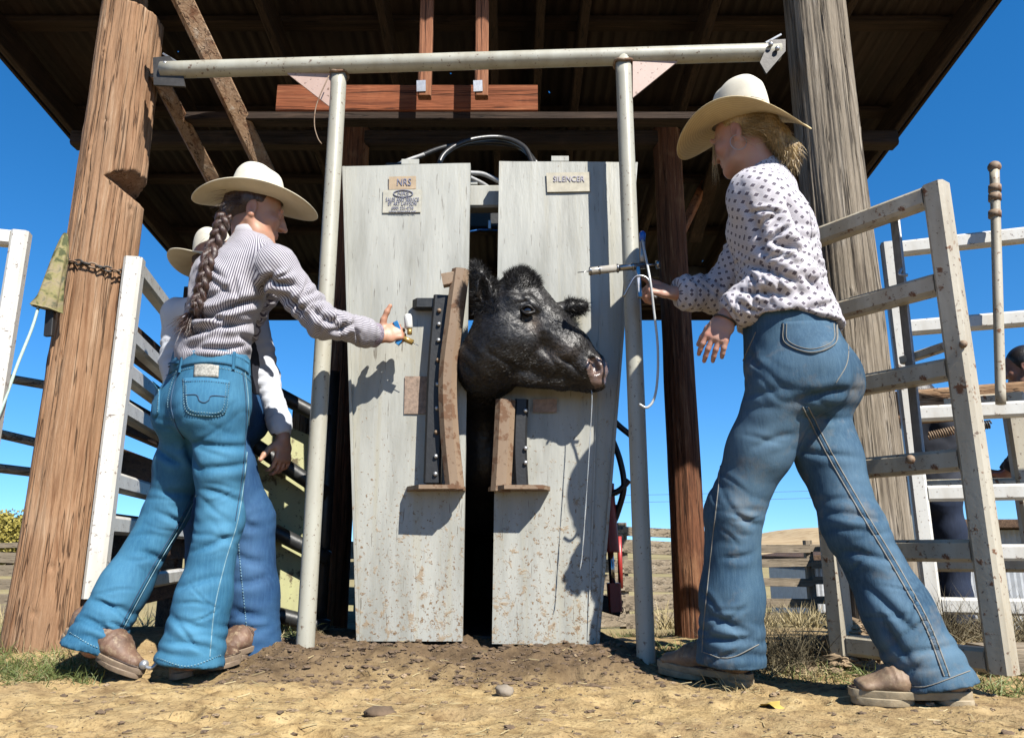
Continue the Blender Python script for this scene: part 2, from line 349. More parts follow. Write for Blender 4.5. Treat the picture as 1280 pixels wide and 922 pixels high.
def log_post(cx, cy, z0, z1, rb, rt, mat, cracks, seg=150, dz=.014, cut=None, seed=0, rough=.004, knots=0, flare=.0, lean=0):
    r_ = random.Random(seed); zs = np.arange(z0, z1+dz, dz); th = np.arange(seg)*2*math.pi/seg
    Z, T = np.meshgrid(zs, th, indexing='ij'); z, t = Z.ravel(), T.ravel(); q = (z-z0)/(z1-z0)
    R = rb+(rt-rb)*q + flare*np.exp(-(z-z0)/.35)
    p = np.stack([np.cos(t)*2.2, np.sin(t)*2.2, z*.9+seed], 1); R = R + rough*2*fbm(p, 3)
    p2 = np.stack([np.cos(t)*16, np.sin(t)*16, z*1.3+seed], 1); R = R + rough*fbm(p2, 3)
    for k in range(cracks):
        a0 = r_.uniform(0, 6.28); za, zb = sorted((r_.uniform(z0-.5, z1), r_.uniform(z0, z1+.5))); zb = max(zb, za+.5)
        aa = a0 + .05*np.sin(z*2.3+k) + .035*vnoise(np.stack([z*5+k*7, z*0, z*0], 1)) + (z-z0)*r_.uniform(-.03, .03)
        d = np.abs((t-aa+math.pi) % (2*math.pi)-math.pi); w = r_.uniform(.012, .034); dep = r_.uniform(.006, .022)
        R = R - dep*np.exp(-(d/w)**2)*sstep(za-.05, za+.3, z)*(1-sstep(zb-.3, zb+.05, z))
    for k in range(knots):
        a0, zk = r_.uniform(3.3, 6.1), r_.uniform(z0+.2, z1-.1); d2 = ((t-a0)*rb/.018)**2 + ((z-zk)/.024)**2
        R = R + .005*np.exp(-d2*.5) - .009*np.exp(-d2*3)
    V = np.stack([cx + lean*q + R*np.cos(t), cy + R*np.sin(t), z], 1)
    if cut: V = cut(V)
    a, b = Z.shape; i = np.arange(a*b).reshape(a, b); j = np.roll(i, -1, 1)
    F = [list(f) for f in np.stack([i[:-1], j[:-1], j[1:], i[1:]], -1).reshape(-1, 4)] + [list(i[-1])]
    return mk('post', V, F, mat, shed)
def cut_left(V):                         # the old saw-cut notch and shoulder on the chute side of the tan post
    z, Yc = V[:, 2], 2.80; X = lambda px, py: P(px, py, Yc)[0]; Zp = lambda py: P(640, py, Yc)[2]
    zs = [Zp(300), Zp(246), Zp(226), Zp(200), Zp(198), Zp(12), Zp(8), Zp(-200)]; xs = [X(160, 300), X(165, 246), X(137, 226), X(181, 200), X(182, 198), X(197, 12), X(158, 8), X(160, -200)]
    lim = np.where(z < zs[0], 9., np.interp(z, zs, xs)) + .0035*fbm(V*A(40, 40, 60), 3)
    V[:, 0] = np.minimum(V[:, 0], lim); return V
log_post(-1.655, 2.87, -.05, 3.36, .133, .122, M['post_tan'], 17, cut=cut_left, seed=3, rough=.0035, knots=9, flare=.030, dz=.009)['label'] = 'thick tan round post with notches cut in its side and a chain round it'
log_post(1.262, 2.74, -.05, 3.38, .128, .118, M['post_grey'], 34, seg=220, seed=8, rough=.0035, knots=5)['label'] = 'grey weathered round post with deep long cracks'
log_post(.993, 4.40, -.25, rz(4.40)-.21, .092, .083, M['post_red'], 8, seg=90, dz=.03, seed=12, rough=.003)['label'] = 'thin reddish round post behind the pipe frame'
log_post(-1.0, 4.40, -.25, rz(4.40)-.21, .092, .083, M['post_red'], 8, seg=90, dz=.03, seed=14, rough=.003)
mk('beam', *bar((RX0+.15, 4.40, rz(4.40)-.262), (RX1-.1, 4.40, rz(4.40)-.262), .10, .10), M['purlin'], shed, 'auto')
b0, b1 = P(345, 124, 2.99), P(1010, 118, 2.99)
hz0, hz1 = P(500, 139, 3.0)[2], P(500, 106, 3.0)[2]
hl, hr = P(348, 120, 3.02)[0], P(672, 120, 3.02)[0]
mk('header_beam', *bar((hl, 3.02, (hz0+hz1)/2), (hr, 3.02, (hz0+hz1)/2), .045, hz1-hz0), M['header'], shed, 'auto')
mk('ledger', *bar((-1.44, 3.035, hz0-.02), (1.16, 3.035, hz0-.02), .07, .038), M['purlin'], shed, 'auto')
for px, pt in ((531, -20), (602, -20)):
    c = P(px, 110, 2.86); h = mk('hanger', *bar((c[0], 2.86, P(px, 122, 2.86)[2] if px != 462 else P(px, 60, 2.86)[2]), (c[0], 2.86, rz(2.86)-.05), .04, .056, up=X_), M['hanger'], shed, 'auto')
    if px == 462: continue
    c2 = P(px-4, 107, 2.835); mk('metal_tie', *plate([c2+A(-.02, 0, -.028), c2+A(.018, 0, -.026), c2+A(.016, 0, .026), c2+A(-.022, 0, .024)], -Y_, .003), M['galv'], h, 'auto')
for (a, b, w) in (((214, -30, 2.60), (349, 250, 3.28), .078), ((196, 92, 2.84), (276, 244, 3.36), .060)):
    mk('brace', *bar(P(*a), P(*b), .045, w, up=A(.75, .25, .6)), M['brace'], shed, 'auto')
mk('brace', *bar(P(838, 318, 4.7), P(905, 180, 5.6), .10, .05, up=X_), M['hanger'], shed, 'auto')
mk('brace', *bar(P(868, 300, 5.6), P(960, -30, 3.6), .05, .10, up=X_), M['rafter'], shed, 'auto')
mk('brace', *bar(P(800, 245, 5.6), P(850, 300, 6.2), .04, .1, up=Y_), M['rafter'], shed, 'auto')
mk('beam', *bar(P(790, 343, 6.4), P(1010, 340, 6.4), .10, .11), M['steel_dark'], shed, 'auto')
mk('back_board', *bar(P(230, 372, 6.5), P(1010, 366, 6.5), .04, .20), M['purlin'], shed, 'auto')
# ------------------------------------------------------------------ pipe frame
ZT = 2.294
pf = thing('pipe_frame', 'pale welded pipe frame standing in front of the cattle chute between the two thick posts', 'frame', (-.13, 2.66, .05))
l, r = PZ(203, 88, ZT), PZ(975, 65, ZT)
def rpipe(name, a, b, r_, mat, par, n=20, seg=30):
    pts = np.linspace(a, b, seg); return mk(name, *tube(pts, r_, n, sc=1+.006*fbm(pts*9, 2)), mat, par)
rpipe('crossbar', l, r, .034, M['pipe'], pf)
uL, uR = PZ(424, 90, ZT-.02), PZ(779, 76, ZT-.02)
for u in (uL, uR):
    up_ = rpipe('upright', (u[0], u[1], gz(u[0], u[1])-.15), (u[0], u[1], ZT-.008), .031, M['pipe'], pf)
    mk('weld', *tube([A(u[0]+.036*math.cos(t), u[1]+.036*math.sin(t), ZT-.035-.006*math.sin(3*t)) for t in np.linspace(0, 6.28, 20)], .006, 6), M['rust'], up_)
def tri(a, b, c, y): mk('gusset', *plate([P(*a, y), P(*b, y), P(*c, y)], -Y_, .008), M['gusset'], pf, 'auto')
tri((358, 91), (413, 90), (413, 134), 2.70); tri((791, 77), (849, 75), (791, 122), 2.625)
for pts, y in ((((191, 72), (212, 70), (229, 94), (231, 108), (192, 106)), 2.72), (((950, 78), (962, 50), (982, 49), (982, 64), (958, 92)), 2.585)):
    b_ = mk('bracket', *plate([P(*p, y) for p in pts][::-1], -Y_, .010), M['steel_dark'], pf, 'auto')
    c = np.mean([P(*p, y) for p in pts], 0)
    for dx, dz in ((-.012, .03), (.012, .012)): mk('bolt', *ball(c+A(dx, -.012, dz), .010), M['galv'], b_)
    mk('bracket_strap', *bar(c+A(.03*(1 if y > 2.7 else -1), .02, .05), c+A(-.045*(1 if y > 2.7 else -1), .05, .11), .035, .008), M['galv'], b_, 'auto')
mk('dangling_wire', *tube(bez([P(411, 95, 2.66), P(396, 130, 2.655), P(393, 155, 2.65), P(397, 172, 2.65), P(402, 180, 2.65)], 20), .0022, 6), M['rust'], pf)
# ------------------------------------------------------------------ cattle chute with its head gate
YP = 2.79
ch = thing('cattle_chute', 'grey painted steel cattle chute with its two tall head gate doors closed on the cow', 'cattle chute', (-.06, 3.3, .05))
def grid_panel(name, corners, y, th, mat, par, nx=26, nz_=60, warp=.004, seed=0):
    TL, TR, BR, BL = [P(*c, y) for c in corners]; V = []
    for j in range(nz_+1):
        s = j/nz_; a, b = TL+(BL-TL)*s, TR+(BR-TR)*s
        for i in range(nx+1): V.append(a+(b-a)*i/nx)
    V = np.array(V); V[:, 1] += warp*fbm(np.stack([V[:, 0]*4, V[:, 2]*2, V[:, 0]*0+seed], 1), 3)
    w = nx+1; F = [[j*w+i, j*w+i+1, (j+1)*w+i+1, (j+1)*w+i][::-1] for j in range(nz_) for i in range(nx)]
    n = len(V); ring = [i for i in range(w)] + [j*w+nx for j in range(1, nz_+1)] + [nz_*w+i for i in range(nx-1, -1, -1)] + [j*w for j in range(nz_-1, 0, -1)]
    Bk = V[ring]+A(0, th, 0); m = len(ring); F += [[ring[k], n+k, n+(k+1) % m, ring[(k+1) % m]] for k in range(m)]; F += [[n+k for k in range(m)]]
    return mk(name, np.concatenate([V, Bk]), F, mat, par, 'auto')
dl = grid_panel('head_gate_door', [(430, 208), (588, 204), (578, 801), (448, 801)], YP, .035, M['panel'], ch, seed=1); dl['label'] = 'left head gate door of stained pale grey steel'
dr = grid_panel('head_gate_door', [(624, 201), (795, 203), (747, 806), (615, 804)], YP, .035, M['panel'], ch, seed=5); dr['label'] = 'right head gate door of stained pale grey steel'
# edge flanges on the doors
for d, a, b in ((dl, (430, 210), (448, 800)), (dr, (795, 205), (747, 805))):
    mk('edge_flange', *bar(P(*a, YP-.004), P(*b, YP-.004), .010, .03, up=Y_), M['panel'], d, 'auto')
for d, px, py in ((dl, 513, 203), (dr, 700, 199)):
    c = P(px, py, YP+.01); mk('roller_tab', *bar(c+A(-.035, 0, 0), c+A(.035, 0, 0), .012, .024), M['panel'], d, 'auto')
mk('seam', *bar(P(757, 205, YP-.002), P(735, 800, YP-.002), .006, .004, up=Y_), M['panel'], dr, 'auto')
# flat print: worn decals on the doors
def decal_mat(name, c): return dull(name, c, .22, 40, .6, 0, .1, .001)
M['decal_tan'] = decal_mat('decal_tan', (.44, .33, .21)); M['decal_pale'] = decal_mat('decal_pale', (.47, .45, .37)); M['ink'] = decal_mat('decal_ink', (.20, .21, .30)); M['ink_faint'] = decal_mat('decal_ink_faint', (.36, .34, .42))
M['placard'] = dull('placard_brown', (.30, .215, .16), .5, 60, .7, 0, .3)
def sticker(name, q, mat, par, off=.008): return mk(name, *plate([P(*c, YP-off) for c in q][::-1], -Y_, .002), mat, par, False)
def text(par, s, px, py, hpx, mat, off=.0105, wpx=None):
    cu = bpy.data.curves.new('lettering', 'FONT'); cu.body = s; cu.align_x = 'CENTER'; cu.align_y = 'CENTER'; cu.extrude = .0006; cu.resolution_u = 3
    o = bpy.data.objects.new('lettering', cu); COL.objects.link(o); bpy.context.view_layer.update()
    me = bpy.data.meshes.new_from_object(o.evaluated_get(bpy.context.evaluated_depsgraph_get())); bpy.data.objects.remove(o)
    V = np.array([v.co[:] for v in me.vertices]); F = [list(p.vertices) for p in me.polygons]
    w = V[:, 0].max()-V[:, 0].min(); k = YP/.94/FPX; h = (hpx*k); sx = (wpx*k/w if wpx else h); c = P(px, py, YP-off)
    W = np.stack([c[0]+V[:, 0]*sx, c[1]+V[:, 2]*0-V[:, 2], c[2]+V[:, 1]*h*1.25], 1)
    return mk('lettering', W, F, mat, par, False)
s1 = sticker('sticker', [(486, 221), (520, 220), (520, 236), (486, 237)], M['decal_tan'], dl); text(s1, 'NRS', 505, 228, 11, M['ink'], wpx=18)
s2 = sticker('sticker', [(479, 237.5), (527, 236.5), (526, 265), (478, 266)], M['decal_pale'], dl)
for t, y, h, w in (('SALES AND SERVICE', 249.5, 6, 42), ('BY ART LAWSON', 254.5, 6, 36), ('(800) 225-4758', 260, 4.5, 28), ('www.nrsworld.net', 264, 4.5, 34)): text(s2, t, 503, y, h, M['ink'], wpx=w)
mk('emblem', *tube([P(504+12*math.cos(t), 242+4.2*math.sin(t), YP-.011) for t in np.linspace(0, 6.283, 40)], .002, 5), M['ink'], s2); text(s2, 'NRS', 504, 242, 5, M['ink'], wpx=14)
s3 = sticker('sticker', [(683, 216), (738, 215), (738, 239), (684, 240)], decal_mat('decal_cream', (.47, .43, .33)), dr); text(s3, 'SILENCER', 711, 224, 9, M['ink_faint'], wpx=40)
sticker('placard', [(506, 470), (534, 470), (533, 517), (505, 517)], M['placard'], dl); sticker('placard', [(666, 499), (696, 498), (696, 515), (666, 515)], dull('placard_tan', (.36, .25, .19), .4, 50, .7, 0, .3), dr)
# neck bars, rubber strips, flanges
def neckbar(pts, w, par): return mk('neck_bar', *sweep(bez([P(*p) for p in pts], 26), rsec(w, .055, .018), up=Y_), M['rust'], par, 'auto')
nb1 = neckbar([(576, 338, YP-.085), (568, 400, YP-.09), (560, 470, YP-.09), (562, 540, YP-.09), (569, 612, YP-.085)], .066, dl)
nb2 = neckbar([(632, 500, YP-.06), (629, 560, YP-.06), (626, 614, YP-.06)], .072, dr)
mk('lug', *bar(P(553, 351, YP-.09), P(574, 347, YP-.09), .03, .05), M['rust'], nb1, 'auto')
st1 = mk('rubber_strip', *sweep(bez([P(553, 372, YP-.035), P(546, 460, YP-.035), P(543, 540, YP-.035), P(541, 604, YP-.035)], 20), rsec(.062, .07, .008), up=Y_), M['rubber'], dl, 'auto')
st2 = mk('rubber_strip', *sweep(bez([P(652, 500, YP-.03), P(650, 560, YP-.03), P(652, 612, YP-.03)], 14), rsec(.05, .05, .008), up=Y_), M['rubber'], dr, 'auto')
for i, y in enumerate((388, 405, 425, 450, 480, 510, 540, 570, 592)): mk('bolt', *ball(P(549-.07*(y-388)/3, y, YP-.075), .0085), M['galv'] if i % 3 else M['rust'], st1)
for y in (513, 560, 578): mk('bolt', *ball(P(657, y, YP-.06), .0085), M['galv'], st2)
for d, q, th in ((dl, [(508, 613), (516, 607), (552, 603), (582, 602)], .13), (dr, [(610, 612), (640, 611), (668, 609), (687, 612)], .12)):
    for k, (a, b) in enumerate(zip(q[:-1], q[1:])): pass
    a, b = P(*q[0], YP), P(*q[-1], YP); z = P(550, 609, YP)[2]
    Q = [A(a[0], YP, z), A(a[0]+.01, YP-.05, z), A(a[0]+.06, YP-th, z), A(b[0]-.03, YP-th, z), A(b[0], YP-.05, z), A(b[0], YP, z)]
    mk('foot_flange', *plate(Q, Z_, .014), M['rust'], d, 'auto')
a = P(517, 378, YP); z = a[2]; mk('stop_plate', *plate([A(a[0]+.015, YP, z), A(a[0], YP-.03, z), A(a[0]+.02, YP-.055, z), A(a[0]+.15, YP-.055, z), A(a[0]+.15, YP, z)], Z_, .035), M['black_pipe'], dl, 'auto')
# body of the chute behind the doors
for y, x0, x1 in ((3.05, 398, 0), ): pass
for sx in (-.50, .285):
    s_ = mk('side_wall', *bar((sx, 2.96, .95), (sx, 5.0, .95), .03, 1.75), M['chute_shade'], ch, 'auto')
mk('tail_gate', *bar((-.5, 5.0, .95), (.285, 5.0, .95), .03, 1.75), M['chute_shade'], ch, 'auto')
mk('chute_floor', *bar((-.107, 2.92, .075), (-.107, 5.0, .075), .80, .03), M['chute_shade'], ch, 'auto')
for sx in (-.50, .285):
    for y in (2.95, 4.95): mk('corner_column', *bar((sx, y, .0), (sx, y, 1.98), .07, .07, up=Y_), M['chute_shade'], ch, 'auto')
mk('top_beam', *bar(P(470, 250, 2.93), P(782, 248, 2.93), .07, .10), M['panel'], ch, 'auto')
mk('top_beam', *bar(A(-.55, 3.4, 1.93), A(.33, 3.4, 1.93), .06, .08), M['chute_shade'], ch, 'auto')
mk('latch_block', *bar(P(588, 229, 2.92), P(597, 229, 2.92), .03, .03), M['panel'], ch, 'auto')
mk('blue_cable', *tube([P(585, 290, 2.93), P(600, 287, 2.94), P(625, 288, 2.95)], .004, 6), dull('blue_plastic', (.03, .16, .5), .2, 20, .4), ch)
mk('guide_rod', *bar(P(612, 276, 2.93), P(612, 286, 2.93), .012, .012, up=Y_), M['galv'], ch, 'auto')
M['hose'] = dull('black_hose', (.03, .031, .034), .3, 40, .35, 0, .1); M['hose_lit'] = dull('lit_hose_grey', (.36, .36, .36), .3, 30, .5, 0, .1)  # light grey paints the sunlit stretches of the black hoses
for pts, rr, mt in (([(492, 214, 3.0), (520, 198, 3.03), (560, 183, 3.06), (610, 178, 3.1), (650, 184, 3.08), (672, 206, 3.02)], .012, 'hose'), ([(545, 216, 2.95), (556, 192, 2.97), (585, 176, 3.0), (625, 172, 3.05), (655, 184, 3.03), (668, 210, 2.98)], .012, 'hose'),
                    ([(586, 216, 2.90), (605, 218, 2.92), (626, 228, 2.95)], .010, 'hose_lit'), ([(588, 222, 2.90), (604, 230, 2.92), (618, 240, 2.95)], .009, 'hose_lit'), ([(480, 214, 2.95), (505, 202, 2.97), (530, 193, 3.0)], .008, 'hose_lit')):
    mk('hose', *tube(bez([P(*p) for p in pts], 30), rr, 8), M[mt], ch)
# hydraulic ram at the right of the chute
hy = mk('hydraulic_cylinder', *tube([P(757, 604, 3.02), P(757, 610, 3.02), P(763, 688, 3.02), P(763, 690, 3.02)], .034, 14), M['red'], ch)
mk('piston_rod', *tube([P(763, 688, 3.02), P(766, 735, 3.02)], .012, 10), M['chrome'], hy)
mk('clevis', *bar(P(767, 728, 3.02), P(769, 764, 3.02), .05, .05, up=Y_), M['red'], hy, 'auto')
mk('mounting_arm', *bar(P(742, 750, 3.03), P(776, 760, 3.03), .04, .06), M['chute_shade'], ch, 'auto')
mk('ram_guard', *tube([P(774, 670, 3.2), P(776, 735, 3.2)], .010, 8), M['red'], hy); mk('ram_guard', *bar(P(768, 635, 3.06), P(776, 635, 3.06), .02, .03), M['red'], hy, 'auto')
for pts in ([(762, 520, 3.0), (775, 533, 3.0), (790, 545, 3.0)], [(764, 545, 3.0), (775, 575, 3.0), (780, 608, 3.0), (772, 640, 3.02), (766, 655, 3.02)], [(786, 600, 3.0), (775, 612, 3.0), (762, 618, 3.0)]):
    mk('hose', *tube(bez([P(*p) for p in pts], 24), .012, 8), M['hose'], ch)
mk('coiled_wire', *tube([P(773+6*math.cos(t), 762+5*math.sin(t), 3.0+.004*t) for t in np.linspace(0, 12, 50)], .0022, 5), M['steel_dark'], ch)
# ------------------------------------------------------------------ gates and panels of steel tube
def gate(name, label, near, far, zs, w, mat, stile0=True, stile1=True, mids=(), zlo=None, zhi=None, group=None, round_=False):
    n, f = np.asarray(near, float), np.asarray(far, float); zlo = zs[0] if zlo is None else zlo; zhi = zs[-1] if zhi is None else zhi
    md = (n+f)/2; t = thing(name, label, 'gate', (md[0], md[1], max(zlo-.12, float(gz(*md)))), group); d = nz(np.append(f-n, 0)); q = A(-d[1], d[0], 0)
    def st(p, nm, ww): return mk(nm, *bar((p[0], p[1], zlo-w/2), (p[0], p[1], zhi+w/2), ww, w, up=q, bev=w*.16), mat, t, 'auto')
    if stile0: st(n, 'stile', w)
    if stile1: st(f, 'stile', w)
    for m_ in mids: st(n+(f-n)*m_+q[:2]*.0, 'stile', w*.8)
    for z in zs:
        a = np.append(n, z)+d*w*.52*stile0; b = np.append(f, z)-d*w*.52*stile1
        if round_: mk('rail', *tube(np.linspace(a, b, 8), w*.5, 12), mat, t)
        else: mk('rail', *bar(a, b, w*.86, w, bev=w*.16), mat, t, 'auto')
    return t
def zat(py, Y): return P(640, py, Y)[2]
# white gate beside the tan post, swung back
a = P(168, 330, 2.82); Yg = 2.82
L1 = gate('steel_gate', 'white tube gate swung back beside the tan notched post', (a[0], Yg), (-2.02, 5.4), [zat(y, Yg) for y in (735, 655, 600, 508, 462, 418, 334)], .068, M['gate_white'])
mk('latch', *sweep(bez([P(148, 377, 2.93), P(156, 378, 2.9), P(163, 372, 2.9), P(164, 356, 2.92)], 10), rsec(.022, .03), up=Y_), M['galv'], L1, 'auto')
a0, a1 = P(26, 300, 2.35), P(-300, 300, 2.35)
L0 = gate('steel_gate', 'white tube gate with a rope tied to it, outside the tan notched post', (a0[0], 2.35), (a1[0], 2.1), [zat(y, 2.35) for y in (690, 600, 486, 396, 300)], .052, M['gate_white'])
# right: rusty white gate that crosses the grey post
g0, g1 = P(1190, 500, 2.2), P(1046, 740, 2.47)
def Zr(y): return zat(y, 2.2)
R1 = gate('steel_gate', 'rust spotted white ladder gate standing open in front of the grey cracked post', (P(1221, 600, 2.2)[0], 2.2), (P(1046, 740, 2.59)[0], 2.59), [Zr(y) for y in (826, 688, 573, 459, 352, 243)], .064, M['gate_rusty'])
mk('strap', *bar(P(1118, 268, 2.36), P(1152, 590, 2.36), .008, .05, up=Y_), M['galv'], R1, 'auto')
mk('bolt', *ball(P(1138, 574, 2.27), .014), M['rust'], R1); mk('bolt', *ball(P(1204, 430, 2.155), .012), M['rust'], R1)
mk('hook', *tube(bez([P(1126, 336, 2.33), P(1124, 343, 2.32), P(1134, 344, 2.32)], 10), .006, 6), M['galv'], R1)
mk('latch_rod', *bar(P(1128, 451, 2.40), P(1182, 433, 2.27), .03, .025), M['gate_rusty'], R1, 'auto')
# white gate farther back on the right
YB = 2.95
e0 = P(1112, 320, 3.1); e1 = P(1500, 230, 2.8)
R2 = gate('steel_gate', 'white tube gate with a tall rusty pin, behind the rust spotted ladder gate', (e0[0], 3.1), (e1[0], 2.72), [zat(y, 3.1) for y in (756, 690, 617, 518, 411, 313)], .062, M['gate_white'])
d = (P(1235, 300, 2.93)[0], 2.9)
pin = rpipe('drop_pin', P(1251, 505, 2.9), P(1243, 212, 2.9), .019, M['gate_rusty'], R2, 10, 20)
mk('pin_head', *ball(P(1243, 209, 2.9), .026, 12, 8), M['rust'], pin)
for y in (236, 247, 268): mk('pin_collar', *tube([P(1243.5, y+4, 2.9), P(1243.5, y-4, 2.9)], .024, 12), M['rust'], pin)
R3 = gate('steel_gate', 'white steel frame with a wooden top board, right of the rust spotted ladder gate', (P(1140, 600, 3.5)[0], 3.5), (P(1275, 560, 3.35)[0], 3.35), [zat(y, 3.4) for y in (702, 610, 506)], .085, M['gate_rusty'])
mk('top_board', *bar(P(1070, 514, 3.52), P(1300, 497, 3.38), .09, .15), wood('board_worn', (.16, .08, .04), (.40, .25, .14), (.62, .48, .34), 0, .6), R3, 'auto')
def spring(a, b, r_, turns, name, par, mat):
    a, b = np.asarray(a), np.asarray(b); d = nz(b-a); u = nz(np.cross(d, Z_)); v = np.cross(d, u); t = np.linspace(0, 1, turns*10)
    mk(name, *tube(np.array([a+(b-a)*s+(u*math.cos(s*turns*6.283)+v*math.sin(s*turns*6.283))*r_ for s in t]), .0035, 5), mat, par)
spring(P(1160, 545, 3.25), P(1196, 537, 3.2), .016, 12, 'gate_spring', R3, M['rust']); spring(P(1216, 533, 3.2), P(1238, 530, 3.18), .016, 8, 'gate_spring', R3, M['steel_dark'])
# alley panel of dark pipe with a yellow-green board, left of the chute
AL = thing('alley_panel', 'yellow green board behind sloping dark pipes, left of the chute', 'panel', (-.93, 3.12, .05))
mk('backing_board', *plate([P(318, 772, 3.06), P(394, 776, 3.14), P(396, 548, 3.14), P(316, 512, 3.06)], -Y_, .02), M['yellow_board'], AL, False)
for ya, yb in ((480, 520), (556, 612), (655, 692), (770, 778)): mk('rail', *tube(np.linspace(P(296, ya-15, 2.97), P(410, yb+6, 3.08), 8), .029, 12), M['black_pipe'], AL)
for px, Y in ((298, 2.99), (409, 3.10)): mk('stile', *tube([(P(px, 600, Y)[0], Y, .0), (P(px, 600, Y)[0], Y, 1.12)], .028, 12), M['black_pipe'], AL)
c = P(376, 540, 3.3); stk = rpipe('wooden_stake', (c[0], 3.3, -.1), (c[0], 3.3, zat(514, 3.3)), .042, M['fence_z'], AL, 12, 12)
mk('kick_block', *bar(P(340, 783, 3.2), P(384, 783, 3.22), .12, .09), dull('mossy_block', (.36, .36, .20), .4, 20, .9, 0, .6), AL, 'auto')
# plank fence beyond the white gate
pfence = thing('plank_fence', 'dark brown plank fence behind the white gate beside the tan post', 'fence', (-2.0, 4.4, 0))
for k, (y0, y1) in enumerate(((770, 722), (705, 640), (610, 556), (535, 492), (440, 398))):
    z = (zat(y0, 3.4)+zat(y1, 3.4))/2; h = (zat(y1, 3.4)-zat(y0, 3.4))
    mk('plank', *bar((-1.78, 3.25, z), (-2.3, 6.2, z+.01*k), .04, h), M['plank_y'], pfence, 'auto')
for y in (3.4, 4.8, 6.1): mk('post', *bar((-1.83-.18*(y-3.4), y, -.3), (-1.83-.18*(y-3.4), y, 1.5), .1, .1, up=Y_), M['plank_y'], pfence, 'auto')
# far brown pipe fence at the left
rf = thing('rail_fence', 'brown pipe rail fence far behind the tan notched post', 'fence', (-4.2, 5.4, -.1))
for y0, y1 in ((473, 482), (540, 560), (590, 590)):
    mk('rail', *tube([P(-60, y0-12, 5.2), P(110, y1+8, 5.5)], .032, 8), M['fence_x'], rf)
for px in (-60, 96): mk('post', *tube([P(px, 470, 5.3), (P(px, 470, 5.3)[0], 5.3, -.3)], .05, 10), M['fence_z'], rf)
# board fences in the background
def board_fence(label, p0, p1, zb, rails, h, posts, mat, th=.03):
    p0, p1 = A(*p0), A(*p1); md = (p0+p1)/2; t = thing('board_fence', label, 'fence', (md[0], md[1], float(gz(*md)))); ps = np.linspace(0, 1, posts)
    for k, (z, hh) in enumerate(rails):
        for i in range(posts-1):
            a, b = p0+(p1-p0)*ps[i], p0+(p1-p0)*ps[i+1]; j = rnd.uniform(-.03, .03)
            mk('board', *bar((*a, gz(*a)+z+j), (*b, gz(*b)+z+rnd.uniform(-.03, .03)), th, hh*rnd.uniform(.85, 1.1)), mat, t, 'auto')
    for s in ps:
        a = p0+(p1-p0)*s; mk('post', *bar((a[0], a[1]+.08, gz(*a)-.2), (a[0], a[1]+.08, gz(*a)+h+rnd.uniform(.02, .1)), .11, .11, up=Y_), M['fence_z'], t, 'auto')
board_fence('pale board rail fence in the dry field behind the reddish post', (1.2, 11.5), (7.5, 11.3), 0, [(.12, .12), (.36, .12), (.62, .12), (.90, .12), (1.12, .11)], 1.15, 5, M['fence_x'])
board_fence('tall weathered plank fence behind the red hydraulic cylinder', (.3, 9.0), (2.35, 9.6), 0, [(.10, .17), (.31, .18), (.52, .17), (.73, .17), (.94, .17), (1.10, .12)], 1.12, 3, M['fence_x'])
board_fence('grey weathered plank fence in the field beyond the tan notched post', (-16, 15.5), (-7.5, 15), 0, [(.12, .2), (.36, .2), (.62, .2), (.86, .2), (1.12, .2), (1.34, .1)], 1.4, 6, M['fence_x'])
board_fence('weathered plank fence behind the dark alley panel', (-2.4, 8.6), (-.9, 8.4), 0, [(.12, .18), (.36, .18), (.6, .18), (.84, .18)], 1.0, 3, M['fence_x'])
# tin sheds
M['tin'] = dull('tin', (.56, .58, .60), .2, 12, .5, .3, .1)
def tin_shed(label, x0, x1, y, z0, z1, zr, depth, slope=0):
    t = thing('tin_shed', label, 'building', ((x0+x1)/2, y, z0)); n = int((x1-x0)/.035); xs = np.linspace(x0, x1, n); V = []
    for z, top in ((z0, 0), (z1, 1)): V += [(x, y+(.008 if i % 2 else -.008), z+(slope*(x-x0) if top else 0)) for i, x in enumerate(xs)]
    mk('wall', np.array(V), [[i, i+1, n+i+1, n+i] for i in range(n-1)], M['tin'], t, False)
    mk('wall', *bar(((x0+x1)/2, y+.03, (z0+z1)/2), ((x0+x1)/2, y+depth, (z0+z1)/2), x1-x0-.02, z1-z0-.02), M['tin'], t, False)
    mk('roof', *sweep([A(x0-.15, y+depth/2-.1, z1+.06-slope*.15), A(x1+.15, y+depth/2-.1, z1+.06+slope*(x1-x0+.15))], rsec(depth+.5, .10), up=Z_), M['plank_y'], t, 'auto')
a, b = P(1150, 660, 9), P(1260, 660, 9); tin_shed('small corrugated tin shed with a brown roof edge, behind the rust spotted ladder gate', a[0], b[0]+1.2, 9, -.7, zat(662, 9), 0, 2)
a = P(1008, 700, 13.2); tin_shed('low grey shed with a slanting brown roof behind the pale board rail fence', a[0], a[0]+1.6, 13.2, -.9, zat(702, 13.2), 0, 2, .16)
